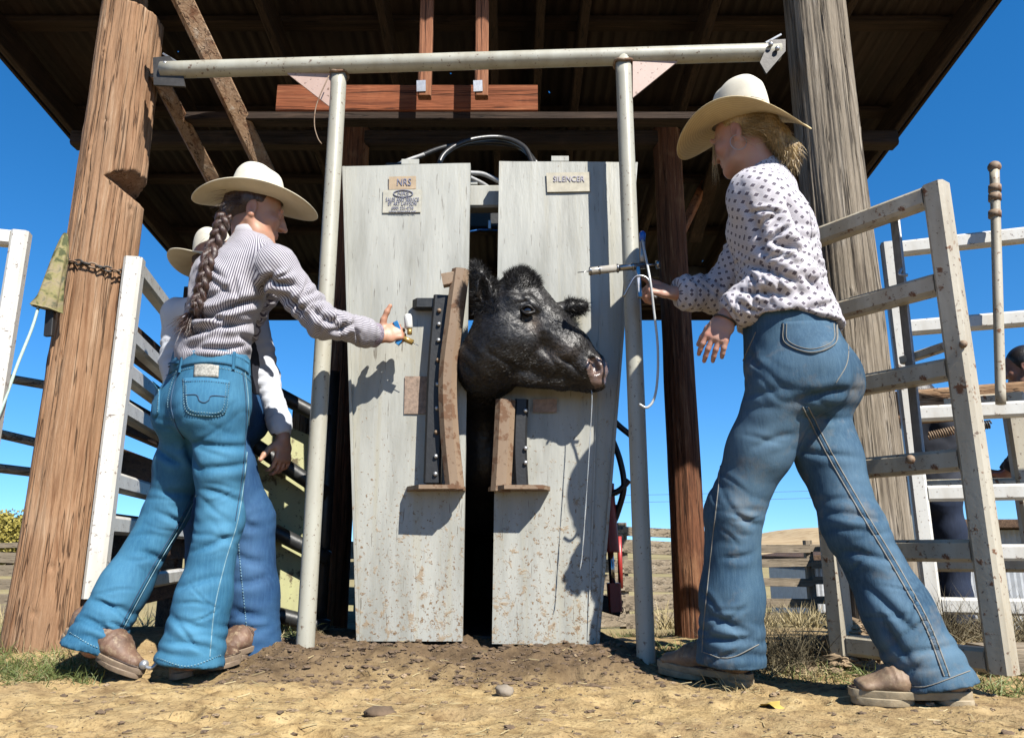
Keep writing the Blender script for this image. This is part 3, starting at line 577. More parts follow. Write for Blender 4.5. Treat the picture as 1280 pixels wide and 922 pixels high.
# ------------------------------------------------------------------ signed-distance modelling (bodies, clothes, cow)
class Sdf:
    def __init__(s, lo, hi, h, bands=()):
        lo, hi = np.asarray(lo, float), np.asarray(hi, float); s.ax = []
        for k in range(3):
            a = [lo[k]]; bs = [(b[0][k], b[1][k], b[2]) for b in bands]
            while a[-1] < hi[k]:
                st_ = h
                for b0, b1, bh in bs:
                    if b0-h <= a[-1] <= b1: st_ = min(st_, bh)
                a.append(a[-1]+st_)
            s.ax.append(np.array(a, np.float32))
        s.h = h; s.F = np.full([len(a) for a in s.ax], 9., np.float32)
    def sub(s, lo, hi):
        sl = [slice(max(0, int(np.searchsorted(s.ax[k], lo[k]))-1), int(np.searchsorted(s.ax[k], hi[k]))+1) for k in range(3)]
        return tuple(sl), s.ax[0][sl[0]][:, None, None], s.ax[1][sl[1]][None, :, None], s.ax[2][sl[2]][None, None, :]
    def put(s, sl, d, k, mode):
        f = s.F[sl]
        if f.size == 0: return
        if mode == 'cut':
            d = -d
            if k > 0: h = np.clip(.5-.5*(d-f)/k, 0, 1); s.F[sl] = d*(1-h)+f*h + k*h*(1-h)
            else: s.F[sl] = np.maximum(f, d)
            return
        h = np.clip(.5+.5*(d-f)/k, 0, 1); s.F[sl] = d*(1-h)+f*h - k*h*(1-h)
    def cone(s, a, b, ra, rb, k=.02, mode='add'):
        a, b = np.asarray(a, float), np.asarray(b, float); m = max(ra, rb)+max(k, .02)+2*s.h
        sl, x, y, z = s.sub(np.minimum(a, b)-m, np.maximum(a, b)+m); d = b-a; L = d@d+1e-12
        t = np.clip(((x-a[0])*d[0]+(y-a[1])*d[1]+(z-a[2])*d[2])/L, 0, 1)
        q = np.sqrt((x-a[0]-t*d[0])**2+(y-a[1]-t*d[1])**2+(z-a[2]-t*d[2])**2) - (ra+(rb-ra)*t)
        s.put(sl, q, k, mode); return s
    def chain(s, pts, rs, k=.02, mode='add'):
        for i in range(len(pts)-1): s.cone(pts[i], pts[i+1], rs[i], rs[i+1], k, mode)
        return s
    def ell(s, c, r, R=None, k=.02, mode='add'):
        c = np.asarray(c, float); r = np.asarray(r, float); R = np.eye(3) if R is None else np.asarray(R, float); m = r.max()+max(k, .02)+2*s.h
        sl, x, y, z = s.sub(c-m, c+m); x, y, z = x-c[0], y-c[1], z-c[2]
        u = [(x*R[i][0]+y*R[i][1]+z*R[i][2]) for i in range(3)]
        k0 = np.sqrt(sum((u[i]/r[i])**2 for i in range(3))); k1 = np.sqrt(sum((u[i]/r[i]**2)**2 for i in range(3)))+1e-9
        s.put(sl, k0*(k0-1)/k1, k, mode); return s
    def tube(s, a, b, side, ra, rb, k=.02, mode='add'):   # elliptical limb; ra, rb = (radius along side, radius across)
        a, b = np.asarray(a, float), np.asarray(b, float); d = b-a; L = np.linalg.norm(d); d = d/L
        u = nz(np.asarray(side)-d*np.dot(side, d)); w = np.cross(d, u); m = max(*ra, *rb)+max(k, .02)+2*s.h
        sl, x, y, z = s.sub(np.minimum(a, b)-m, np.maximum(a, b)+m); x, y, z = x-a[0], y-a[1], z-a[2]
        l = x*d[0]+y*d[1]+z*d[2]; t = np.clip(l/L, 0, 1); e = l-t*L
        pu = x*u[0]+y*u[1]+z*u[2]; pw = x*w[0]+y*w[1]+z*w[2]; r0 = ra[0]+(rb[0]-ra[0])*t; r1 = ra[1]+(rb[1]-ra[1])*t
        mn = np.minimum(r0, r1); g = np.sqrt((pu/r0)**2+(pw/r1)**2+(e/mn)**2); s.put(sl, (g-1)*mn, k, mode); return s
    def plane(s, p, n, k=.0):                # keep what lies behind the plane
        n = nz(n); x, y, z = s.ax[0][:, None, None]-p[0], s.ax[1][None, :, None]-p[1], s.ax[2][None, None, :]-p[2]
        s.F = np.maximum(s.F, x*n[0]+y*n[1]+z*n[2]); return s
    def planebox(s, p, n, lo, hi):           # the same, only inside a box
        n = nz(n); sl, x, y, z = s.sub(lo, hi); s.F[sl] = np.maximum(s.F[sl], (x-p[0])*n[0]+(y-p[1])*n[1]+(z-p[2])*n[2]); return s
    def mesh(s):
        F, (xs, ys, zs) = s.F, s.ax; S = F < 0; c = np.zeros([n-1 for n in F.shape], np.int8)
        cn = [(i, j, k) for i in (0, 1) for j in (0, 1) for k in (0, 1)]; nn = F.shape
        for i, j, k in cn: c += S[i:nn[0]-1+i, j:nn[1]-1+j, k:nn[2]-1+k]
        act = (c > 0) & (c < 8); I, J, K = np.nonzero(act); idm = np.full(act.shape, -1, np.int64); idm[act] = np.arange(len(I))
        Pp = np.zeros((len(I), 3)); n = np.zeros(len(I))
        for a in cn:
            for ax in range(3):
                if a[ax]: continue
                b = list(a); b[ax] = 1; fa = F[I+a[0], J+a[1], K+a[2]]; fb = F[I+b[0], J+b[1], K+b[2]]; m = (fa < 0) != (fb < 0)
                t = fa[m]/(fa[m]-fb[m]); pa = np.stack([xs[I[m]+a[0]], ys[J[m]+a[1]], zs[K[m]+a[2]]], 1).astype(float); pb = np.stack([xs[I[m]+b[0]], ys[J[m]+b[1]], zs[K[m]+b[2]]], 1)
                Pp[m] += pa+(pb-pa)*t[:, None]; n[m] += 1
        V = Pp/n[:, None]; Q = []
        for ax in range(3):
            o = [(1, 2), (2, 0), (0, 1)][ax]; lo = [slice(1, -1)]*3; hi = [slice(1, -1)]*3; lo[ax] = slice(0, -1); hi[ax] = slice(1, None)
            s0, s1 = S[tuple(lo)], S[tuple(hi)]; e = np.nonzero(s0 != s1); sg = s0[e]; g = [e[k]+(0 if k == ax else 1) for k in range(3)]
            q = []
            for (du, dv) in ((-1, -1), (0, -1), (0, 0), (-1, 0)):
                h = [g[0], g[1], g[2]]; h[o[0]] = h[o[0]]+du; h[o[1]] = h[o[1]]+dv; q.append(idm[h[0], h[1], h[2]])
            q = np.stack(q, 1); q[~sg] = q[~sg][:, ::-1]; Q.append(q)
        Q = np.concatenate(Q); return V, Q[(Q >= 0).all(1)]
def relax(V, F, it=1, a=.5):
    e = np.concatenate([F[:, [i, (i+1) % F.shape[1]]] for i in range(F.shape[1])]); e = np.concatenate([e, e[:, ::-1]])
    for _ in range(it):
        S = np.zeros_like(V); n = np.zeros(len(V)); np.add.at(S, e[:, 0], V[e[:, 1]]); np.add.at(n, e[:, 0], 1); V = V+(S/np.maximum(n, 1)[:, None]-V)*a
    return V
def seen(V, N):
    d = V-CAM; d /= np.linalg.norm(d, axis=1)[:, None]; return np.clip(-(d*N).sum(1)*2.5, 0, 1)
def crease(V, N, lst):                  # folds laid along photo-pixel lines on the side the camera sees: (x0,y0,x1,y1,width px,depth m)
    px = topx(V); w = seen(V, N); D = np.zeros(len(V))
    for x0, y0, x1, y1, wd, dp in lst:
        a = A(x0, y0); d = A(x1-x0, y1-y0); L = d@d; t = ((px-a)@d)/L; tc = np.clip(t, 0, 1); q = a+tc[:, None]*d
        nrm = A(-d[1], d[0])/math.sqrt(L); sgn = ((px-q)@nrm) + 2.0*np.sin(tc*5+x0); dist = np.hypot(sgn, (t-tc)*math.sqrt(L))
        pr = -1.25*np.exp(-(dist/(wd*.62))**2) + .75*np.exp(-((sgn-1.7*wd)/(wd*1.1))**2-((t-tc)*math.sqrt(L)/wd)**2) + .5*np.exp(-((sgn+1.7*wd)/(wd*1.1))**2-((t-tc)*math.sqrt(L)/wd)**2)
        D += dp*pr*np.sin(np.pi*np.clip(tc, .04, .96))
    return D*w
def bonefold(V, bones):                 # rings of soft folds across a limb: (a, b, t0, t1, folds per m, amplitude)
    D = np.zeros(len(V))
    for a, b, t0, t1, fr, am in bones:
        a, b = np.asarray(a, float), np.asarray(b, float); d = b-a; L = np.linalg.norm(d); t = ((V-a)@d)/(L*L); tc = np.clip(t, 0, 1); r = np.linalg.norm(V-a-tc[:, None]*d, axis=1)
        w = sstep(t0-.12, t0+.05, t)*(1-sstep(t1-.05, t1+.12, t))*(r < .17)
        ph = fbm(V*7, 2)*.9; D += am*w*(np.abs(np.sin((t*L*fr+ph)*math.pi))*2-1)*(.35+.65*np.clip(.5+fbm(V*9+4, 2), 0, 1))
    return D
def faceuv(V, F, bones):                # cloth coordinates: for each face the nearest bone (a, b, side, R, offset)
    c = V[F].mean(1); best = np.full(len(F), 1e9); UV = np.zeros((len(F), F.shape[1], 2))
    for a, b, side, R, off in bones:
        a, b = np.asarray(a, float), np.asarray(b, float); d = b-a; L = np.linalg.norm(d); d = d/L; u = nz(np.asarray(side, float)-d*np.dot(side, d)); w = np.cross(d, u)
        l = (c-a)@d; tc = np.clip(l, 0, L); dist = np.linalg.norm(c-a-tc[:, None]*d, axis=1)/R; m = dist < best; best[m] = dist[m]
        q = V[F[m]]-a; an = np.arctan2(q@w, q@u); a0 = np.arctan2((c[m]-a)@w, (c[m]-a)@u)[:, None]
        an = np.where(an-a0 > math.pi, an-2*math.pi, np.where(an-a0 < -math.pi, an+2*math.pi, an))
        UV[m] = np.stack([an*R+off, q@d+off], -1)
    return UV
def strands(roots, dirs, L, w, n=4, grav=.0, curl=.0, seed=0, taper=True):
    """many hairs in one mesh: flat tapered ribbons that bend"""
    r_ = np.random.default_rng(seed); N = len(roots); L = np.broadcast_to(L, N); p = np.array(roots, float); d = np.array(dirs, float); sd = np.cross(d, r_.normal(size=(N, 3))); sd /= np.linalg.norm(sd, axis=1)[:, None]+1e-9
    rows = []
    for i in range(n+1):
        ww = w*((1-i/n)**.7 if taper else 1)+.00008; rows += [p-sd*ww/2, p+sd*ww/2]
        d = d + A(0, 0, -grav) + curl*r_.normal(size=(N, 3)); d /= np.linalg.norm(d, axis=1)[:, None]; p = p+d*(L/n)[:, None]
    V = np.stack(rows, 1).reshape(-1, 3); k = 2*(n+1); base = np.arange(N)[:, None]*k
    F = np.concatenate([base+np.array([2*i, 2*i+1, 2*i+3, 2*i+2])[None] for i in range(n)]); return V, F
def mks(*a): return prop(mk(*a), kind='stuff')
def on_mesh(V, F, count, seed=0, mask=None):
    r_ = np.random.default_rng(seed); T = np.concatenate([F[:, [0, 1, 2]], F[:, [0, 2, 3]]]) if F.shape[1] == 4 else F
    if mask is not None: T = T[mask[T].all(1)]
    a, b, c = V[T[:, 0]], V[T[:, 1]], V[T[:, 2]]; n = np.cross(b-a, c-a); ar = np.linalg.norm(n, axis=1); k = r_.choice(len(T), count, p=ar/ar.sum())
    u, v = r_.random(count), r_.random(count); f = u+v > 1; u[f], v[f] = 1-u[f], 1-v[f]
    return a[k]+(b[k]-a[k])*u[:, None]+(c[k]-a[k])*v[:, None], n[k]/(ar[k][:, None]+1e-12)
# ------------------------------------------------------------------ cow
def cow():
    m = NT('black_coat', .5, 0, .4); n = m.noise(m.map(m.obj, (60, 60, 60)), 1, 5, .6)
    n2 = m.noise(m.obj, 9, 4); c = m.ramp(n, [(.3, (.006, .006, .007)), (.6, (.014, .012, .012)), (.8, (.03, .026, .023))]); c = m.mix(m.ramp(n2, [(.55, 0.), (.75, .5)]), c, (.05, .038, .03))
    m.col(c); m.rgh(m.ramp(n, [(.3, .52), (.8, .38)])); m.bump(n, .5, .006)
    hair = NT('black_hair', .55, 0, .35); hair.col((.011, .010, .010)); nose = NT('wet_nose', .28, 0, .6); nn = nose.vor(nose.obj, 240)
    nose.col(nose.ramp(nose.noise(nose.obj, 20, 4), [(.3, (.12, .075, .062)), (.7, (.27, .185, .155))])); nose.bump(nn, .5, .002)
    t = thing('cow', 'black cow with its head caught in the head gate, turned sideways and drooling', 'cow', (-.1, 3.6, .09))
    y = 2.68; g = lambda a, b, dy=0: P(a, b, y+dy)
    s = Sdf((-.75, 2.42, .0), (.62, 4.95, 1.62), .03, [((-.30, 2.5, .78), (.42, 2.95, 1.42), .006)])
    k = .035
    s.ell(g(636, 395), (.125, .098, .135), k=k); s.ell(g(628, 430, .005), (.118, .090, .120), k=k)
    s.chain([g(652, 372), g(684, 412), g(712, 436)], [.088, .085, .078], .03); s.chain([g(640, 438), g(690, 452), g(722, 463)], [.080, .064, .060], .03)
    s.chain([g(712, 440), g(737, 459)], [.072, .060], .025); s.ell(g(738, 464), (.064, .070, .060), k=.02)
    s.ell(g(742, 480), (.045, .055, .026), k=.012); s.chain([g(735, 482), g(700, 477), g(655, 470)], [.024, .028, .040], .02)      # lower lip and jaw
    s.ell(g(650, 356, .01), (.058, .075, .048), k=.03); s.ell(g(653, 345, .015), (.030, .05, .026), k=.02)      # poll
    s.chain([g(640, 375, -.085), g(672, 382, -.080)], [.020, .016], .03)                                       # brow over the eye
    s.chain([g(675, 412, -.062), g(712, 440, -.062)], [.024, .018], .03); s.ell(g(655, 425, -.055), (.06, .04, .045), k=.03)
    s.ell(g(660, 389, -.108), (.026, .022, .018), k=.012, mode='cut')                                         # eye socket
    s.chain([g(741, 451, -.058), g(745, 462, -.060)], [.014, .017], .008, 'cut')                                # nostril
    s.chain([g(752, 452, .055), g(752, 460, .055)], [.010, .012], .008, 'cut')
    s.chain([g(705, 474, -.075), g(735, 474, -.066)], [.005, .006], .010, 'cut')                                # mouth line
    # ears
    s.chain([g(618, 388, -.03), g(606, 364, -.055), g(598, 343, -.06), g(594, 330, -.055)], [.026, .037, .026, .010], .015); s.ell(g(604, 360, -.102), (.020, .045, .050), k=.012, mode='cut')
    s.chain([g(694, 386, .045), g(713, 385, .055), g(726, 384, .05), g(732, 382, .045)], [.022, .030, .022, .010], .015)
    # neck and body standing in the chute
    s.chain([g(632, 425), g(612, 455, .06), A(-.11, 2.98, 1.02), A(-.11, 3.35, .98)], [.10, .105, .12, .22], .06); s.chain([A(-.11, 3.02, .95), A(-.11, 3.1, .75), A(-.11, 3.3, .66)], [.10, .12, .2], .05)
    s.chain([A(-.11, 3.3, .92), A(-.11, 3.9, .93), A(-.11, 4.55, .96)], [.27, .31, .26], .1); s.tube(A(-.11, 3.35, .82), A(-.11, 4.6, .85), X_, (.26, .28), (.25, .25), .1)
    for sx in (-.17, .17):
        s.chain([A(-.11+sx, 3.42, .78), A(-.11+sx, 3.38, .52), A(-.11+sx, 3.42, .30), A(-.11+sx, 3.40, .15)], [.11, .07, .045, .05], .04)
        s.chain([A(-.11+sx, 4.55, .85), A(-.11+sx, 4.45, .62), A(-.11+sx, 4.68, .42), A(-.11+sx, 4.62, .15)], [.15, .10, .05, .05], .04)
    s.chain([A(-.11, 4.82, 1.1), A(-.11, 4.88, .8), A(-.11, 4.86, .45)], [.035, .025, .03], .02)
    V, F = s.mesh(); V = relax(V, F, 1, .4); N = vnormals(V, F)
    q = fbm(V*A(38, 38, 38), 3); V = V+N*(.0020*q)[:, None]
    hd = crease(V, N, [(600, 430, 660, 470, 5, .003), (690, 440, 730, 470, 4, .004), (676, 425, 700, 470, 5, .003), (640, 400, 670, 402, 3, .004), (645, 376, 672, 378, 3, .004), (655, 352, 690, 392, 5, .003), (560, 400, 600, 450, 7, .006), (575, 440, 600, 480, 7, .006)]); V = V+N*hd[:, None]
    pq = topx(V); tn = np.clip(.9*np.exp(-((pq[:, 0]-668)/7)**2-((pq[:, 1]-406)/9)**2)+.35*np.exp(-((pq[:, 0]-700)/22)**2-((pq[:, 1]-440)/14)**2)+.5*np.exp(-((pq[:, 0]-606)/6)**2-((pq[:, 1]-368)/14)**2), 0, 1)*(V[:, 1] < y+.02)
    m.col(m.mix(m.attr('dust'), c, (.17, .125, .09))); mk('body', V, F, m.m, t, attrs={'dust': tn})
    bv = BVHTree.FromPolygons([tuple(v) for v in V], [tuple(map(int, f)) for f in F])
    # muzzle pad: the bare patch of wet skin, laid over the nose
    def patch(poly, off, name, mat, par, inset=0):
        xs = [p[0] for p in poly]; ys = [p[1] for p in poly]; st_ = 1.2; V2, ix = [], {}
        def inside(x, y_):
            r_, j = False, len(poly)-1
            for i in range(len(poly)):
                if (poly[i][1] > y_) != (poly[j][1] > y_) and x < (poly[j][0]-poly[i][0])*(y_-poly[i][1])/(poly[j][1]-poly[i][1])+poly[i][0]: r_ = not r_
                j = i
            return r_
        nx, ny = int((max(xs)-min(xs))/st_)+2, int((max(ys)-min(ys))/st_)+2
        for i in range(nx):
            for j in range(ny):
                x, y_ = min(xs)+i*st_, min(ys)+j*st_
                if not inside(x, y_): continue
                h, n_, _, _ = bv.ray_cast(Vector(CAM), Vector(ray(x, y_)).normalized())
                if h is None: continue
                ix[i, j] = len(V2); V2.append(np.array(h)+np.array(n_)*off)
        F2 = [[ix[i, j], ix[i, j+1], ix[i+1, j+1], ix[i+1, j]] for (i, j) in ix if all(c_ in ix for c_ in ((i+1, j), (i, j+1), (i+1, j+1)))]
        return mk(name, np.array(V2), F2, mat, par)
    patch([(734, 448), (741, 446), (750, 447), (757, 452), (761, 463), (760, 476), (753, 484), (744, 486), (739, 480), (735, 470), (732, 458)], .0012, 'nose_pad', nose.m, t)
    # eye
    eb = NT('cow_eye', .06, 0, .8); eb.col((.012, .008, .006)); ec = g(660, 389, -.092)
    e = mk('eye', *ball(ec, .0205, 16, 12), eb.m, t)
    for up in (1, -1): mk('eyelid', *tube(bez([ec+A(-.024, -.008, .003), ec+A(-.010, -.0205, .0135*up), ec+A(.007, -.0205, .0125*up), ec+A(.025, -.010, -.004)], 14), .0046, 8), m.m, e)
    R, D = [], []
    # coat: short hairs everywhere on head and neck, long tufts on the ears and poll
    px = topx(V); head = (V[:, 1] < 2.95) & (V[:, 2] > .75) & (px[:, 0] < 765)
    pr, pn = on_mesh(V, F, 42000, 3, head); pp = topx(pr); bald = (((pp[:, 0]-748)/15)**2+((pp[:, 1]-466)/21)**2 < 1) | (((pp[:, 0]-660)/9)**2+((pp[:, 1]-389)/7)**2 < 1); pr, pn = pr[~bald], pn[~bald]
    fl = np.stack([-.55+.5*fbm(pr*9, 2), .1*np.ones(len(pr)), .10+.8*fbm(pr*7+5, 2)], 1); fl -= pn*(fl*pn).sum(1)[:, None]; fl /= np.linalg.norm(fl, axis=1)[:, None]+1e-9
    mks('coat_hair', *strands(pr, fl+pn*.16+.08*nr.normal(size=pr.shape), .006+.007*nr.random(len(pr)), .0010, 2, .05, .06, 1), hair.m, t)
    lo = ((px[:, 0] < 624) & (px[:, 1] < 392)) | ((px[:, 0] > 704) & (px[:, 1] < 402) & (px[:, 1] > 362) & (V[:, 1] > y+.005)) | ((px[:, 1] < 362) & (px[:, 0] > 630) & (px[:, 0] < 676))
    pr, pn = on_mesh(V, F, 9000, 4, head & lo); c0 = np.where((topx(pr)[:, 0] < 626)[:, None], g(606, 385, -.04)[None], np.where((topx(pr)[:, 0] > 690)[:, None], g(690, 386, .04)[None], g(640, 400)[None])); ou = pr-c0; ou /= np.linalg.norm(ou, axis=1)[:, None]
    mks('ear_and_poll_hair', *strands(pr, pn*.55+ou*.7+.3*nr.normal(size=pr.shape), .010+.017*nr.random(len(pr)), .0012, 3, .10, .15, 2), hair.m, t)
    dm = NT('drool', .05, 0, .6); dm.col((.75, .78, .78)); dm.b.inputs['Transmission Weight'].default_value = .5
    pts = bez([P(739, 484, 2.66), P(740, 500, 2.66), P(738, 540, 2.66), P(733, 620, 2.66), P(728, 690, 2.66), P(725, 712, 2.66)], 50)
    mk('drool_string', *tube(pts, .0016, 6, sc=1+.8*np.clip(fbm(pts*25, 2), -.6, 2)), dm.m, t)
cow()
# ------------------------------------------------------------------ cloth, skin, hair, leather
def denim(name, dark, mid, light, dirt=0.):
    m = NT(name, .85, 0, .2); v = m.obj; n = m.noise(v, 5, 5, .6); n2 = m.noise(m.map(v, (150, 150, 14)), 1, 5, .7)
    c = m.ramp(n, [(.3, dark), (.5, mid), (.72, light)]); c = m.mix(m.ramp(n2, [(.42, 0.), (.72, .6)]), c, light); c = m.mix(m.ramp(m.noise(m.map(v, (900, 900, 260)), 1, 2), [(.4, 0.), (.7, .35)]), c, dark)
    f = m.attr('fade'); c = m.mix(f, c, tuple(min(1, x*1.5+.05) for x in light))
    if dirt: c = m.mix(m.math('MULTIPLY', m.ramp(m.noise(v, 7, 6, .7), [(.55, 0.), (.72, 1.)]), dirt), c, (.32, .27, .20))
    m.col(c); m.bump(m.math('ADD', n2, m.math('MULTIPLY', m.noise(m.map(v, (500, 500, 300)), 1, 2), .6)), .35, .0025); return m.m
M['denim_bright'] = denim('denim_bright', (.016, .095, .185), (.032, .155, .285), (.072, .25, .39))
M['denim_mid'] = denim('denim_mid', (.017, .048, .090), (.036, .092, .160), (.095, .18, .255), .4)
M['denim_blue'] = denim('denim_blue', (.010, .038, .105), (.017, .068, .175), (.045, .13, .26))
M['denim_dark'] = denim('denim_dark', (.010, .016, .035), (.016, .026, .055), (.03, .045, .085))
M['stitch'] = dull('pale_stitching', (.20, .36, .44), .2, 60, .8); M['stitch_tan'] = dull('tan_stitching', (.24, .235, .21), .2, 60, .8); M['stitch_navy'] = dull('navy_stitching', (.03, .08, .15), .2, 60, .8)
def skin(name, c):
    m = NT(name, .5, 0, .4); n = m.noise(m.obj, 26, 4, .5); c2 = tuple(a*b for a, b in zip(c, (1.05, .80, .72)))
    k = m.mix(m.ramp(n, [(.35, 0.), (.7, .8)]), c, c2); k = m.mix(m.attr('blush'), k, (.42, .13, .10)); m.col(k); m.b.inputs['Subsurface Weight'].default_value = .12; m.b.inputs['Subsurface Radius'].default_value = (.008, .003, .002)
    m.b.inputs['Subsurface Scale'].default_value = .6; m.bump(m.noise(m.obj, 350, 2), .15, .0008); return m.m
M['skin_a'] = skin('skin_warm', (.56, .32, .21)); M['skin_b'] = skin('skin_fair', (.56, .335, .25)); M['skin_c'] = skin('skin_tan', (.42, .235, .16))
def hairm(name, a, b):
    m = NT(name, .42, 0, .5); m.col(m.ramp(m.noise(m.map(m.obj, (260, 260, 26)), 1, 4, .6), [(.3, a), (.7, b)])); m.bump(m.noise(m.map(m.obj, (420, 420, 30)), 1, 3), .6, .003); return m.m
M['hair_brown'] = hairm('brown_hair', (.022, .011, .008), (.095, .042, .026)); M['hair_blond'] = hairm('blond_hair', (.25, .145, .05), (.62, .45, .20)); M['hair_black'] = hairm('black_hair_person', (.008, .007, .007), (.03, .022, .02))
def leather(name, c):
    m = NT(name, .6, 0, .35); n = m.noise(m.obj, 16, 4, .65); k = m.ramp(n, [(.3, tuple(x*.55 for x in c)), (.55, c), (.75, tuple(min(1, x*1.35) for x in c))]); z = m.noise(m.obj, 55, 4, .7)
    k = m.mix(m.ramp(z, [(.50, 0.), (.68, .65)]), k, (.42, .32, .20)); m.col(k); m.bump(m.noise(m.obj, 130, 4, .7), .4, .002); return m.m
M['boot_brown'] = leather('boot_brown', (.20, .115, .075)); M['boot_sole'] = leather('boot_sole', (.26, .19, .13)); M['boot_tan'] = leather('boot_tan', (.30, .20, .13)); M['sole_cream'] = leather('sole_cream', (.42, .34, .22)); M['boot_dark'] = leather('boot_dark', (.05, .03, .022))
def felt(name, c, weave=0):
    m = NT(name, .9, 0, .15); n = m.noise(m.obj, 12, 5, .6); k = m.ramp(n, [(.3, tuple(x*.84 for x in c)), (.6, c)])
    if weave:
        w = m.n('ShaderNodeTexWave', wave_type='RINGS', rings_direction='Z'); m.set(w.inputs['Vector'], m.obj); w.inputs['Scale'].default_value = 38; w.inputs['Distortion'].default_value = .6
        k = m.mix(m.ramp(w.outputs[1], [(.25, .42), (.6, 0.)]), k, tuple(x*.62 for x in c)); m.bump(w.outputs[1], .4, .0015)
    else: m.bump(m.noise(m.obj, 240, 3), .25, .001)
    m.col(k); return m.m
M['hat_cream'] = felt('hat_cream', (.80, .72, .54)); M['hat_straw'] = felt('hat_straw', (.76, .60, .34), 1); M['hat_white'] = felt('hat_white', (.84, .79, .66)); M['hat_band'] = dull('hat_band', (.09, .065, .04), .3, 30)
def shirt_mat(kind):
    m = NT('shirt_'+kind, .8, 0, .25); u = m.sep(m.uv)
    if kind == 'stripe':
        f = m.math('FRACT', m.math('DIVIDE', u[0], .0072)); k = m.ramp(f, [(.0, (.56, .54, .57)), (.50, (.56, .54, .57)), (.58, (.09, .075, .115)), (.92, (.09, .075, .115)), (1., (.56, .54, .57))])
    elif kind == 'print':
        r = .7071/.0215; a = m.math('MULTIPLY', m.math('ADD', u[0], u[1]), r); b = m.math('MULTIPLY', m.math('SUBTRACT', u[0], u[1]), r)
        fa = m.math('ABSOLUTE', m.math('SUBTRACT', m.math('FRACT', a), .5)); fb = m.math('ABSOLUTE', m.math('SUBTRACT', m.math('FRACT', b), .5))
        mx = m.math('MAXIMUM', fa, fb); mn = m.math('MINIMUM', fa, fb)
        # every other cell carries a square, lines run between
        base = m.mix(m.ramp(m.noise(m.obj, 30, 3), [(.3, 0.), (.7, .3)]), (.70, .67, .71), (.62, .59, .64))
        k = m.mix(m.math('LESS_THAN', mx, .20), base, (.15, .13, .165)); ln = m.math('MULTIPLY', m.math('GREATER_THAN', mx, .40), m.math('LESS_THAN', mx, .455)); k = m.mix(m.math('MULTIPLY', ln, .5), k, (.33, .30, .35))
        ln2 = m.math('MULTIPLY', m.math('GREATER_THAN', mx, .28), m.math('LESS_THAN', mx, .315)); k = m.mix(m.math('MULTIPLY', ln2, .35), k, (.40, .37, .42))
    else: k = (.70, .73, .80) if kind == 'pale' else (.018, .022, .035)
    m.col(k); m.bump(m.noise(m.map(m.obj, (60, 60, 60)), 1, 4), .2, .003); m.b.inputs['Sheen Weight'].default_value = .1; return m.m
for k_ in ('stripe', 'print', 'pale', 'navy'): M['shirt_'+k_] = shirt_mat(k_)
M['cuff_paisley'] = dull('paisley_cuff', (.30, .25, .31), .8, 130, .8); M['vest'] = dull('dark_vest', (.02, .022, .035), .4, 30, .9, 0, .3)
# ------------------------------------------------------------------ a person
def hand(s, w, d, n, sd, curl=(.5, .6, .4), sc=1., thumb=None, spread=.12, fan=0):
    d = nz(d); n = nz(n-d*np.dot(n, d)); sd = nz(sd-d*np.dot(sd, d)-n*np.dot(sd, n)); h = s.h
    s.tube(w-d*.01, w+d*.035*sc, sd, (.027*sc, .020*sc), (.034*sc, .017*sc), .012); s.tube(w+d*.03*sc, w+d*.078*sc, sd, (.034*sc, .0165*sc), (.037*sc, .0125*sc), .010)
    for i, (o, L) in enumerate(((.0285, .068), (.0095, .077), (-.0100, .071), (-.0285, .056))):
        b = w+d*(.082-.006*abs(i-1.2))*sc+sd*o*sc*1.02; f = nz(d+sd*spread*(1.2-i)*.6); q = [b]; a = 0
        for j, (fr, cu) in enumerate(zip((.46, .31, .23), curl)):
            a += cu*(1+.10*i*fan); q.append(q[-1]+(f*math.cos(a)+n*math.sin(a))*L*fr*sc)
        s.chain([w+d*.05*sc+sd*o*.8*sc]+q, [.010*sc, .0092*sc, .0084*sc, .0076*sc, .0066*sc], .0035)
    t = thumb if thumb is not None else (sd*.75+d*.7+n*.35); t = nz(t); b = w+d*.018*sc+sd*.022*sc+n*.004
    q1 = b+nz(t+sd*.25)*.040*sc; q2 = q1+nz(t+d*.1)*.032*sc; q3 = q2+nz(t+d*.25)*.025*sc; s.chain([b, q1, q2, q3], [.0150*sc, .0115*sc, .0100*sc, .0078*sc], .007)
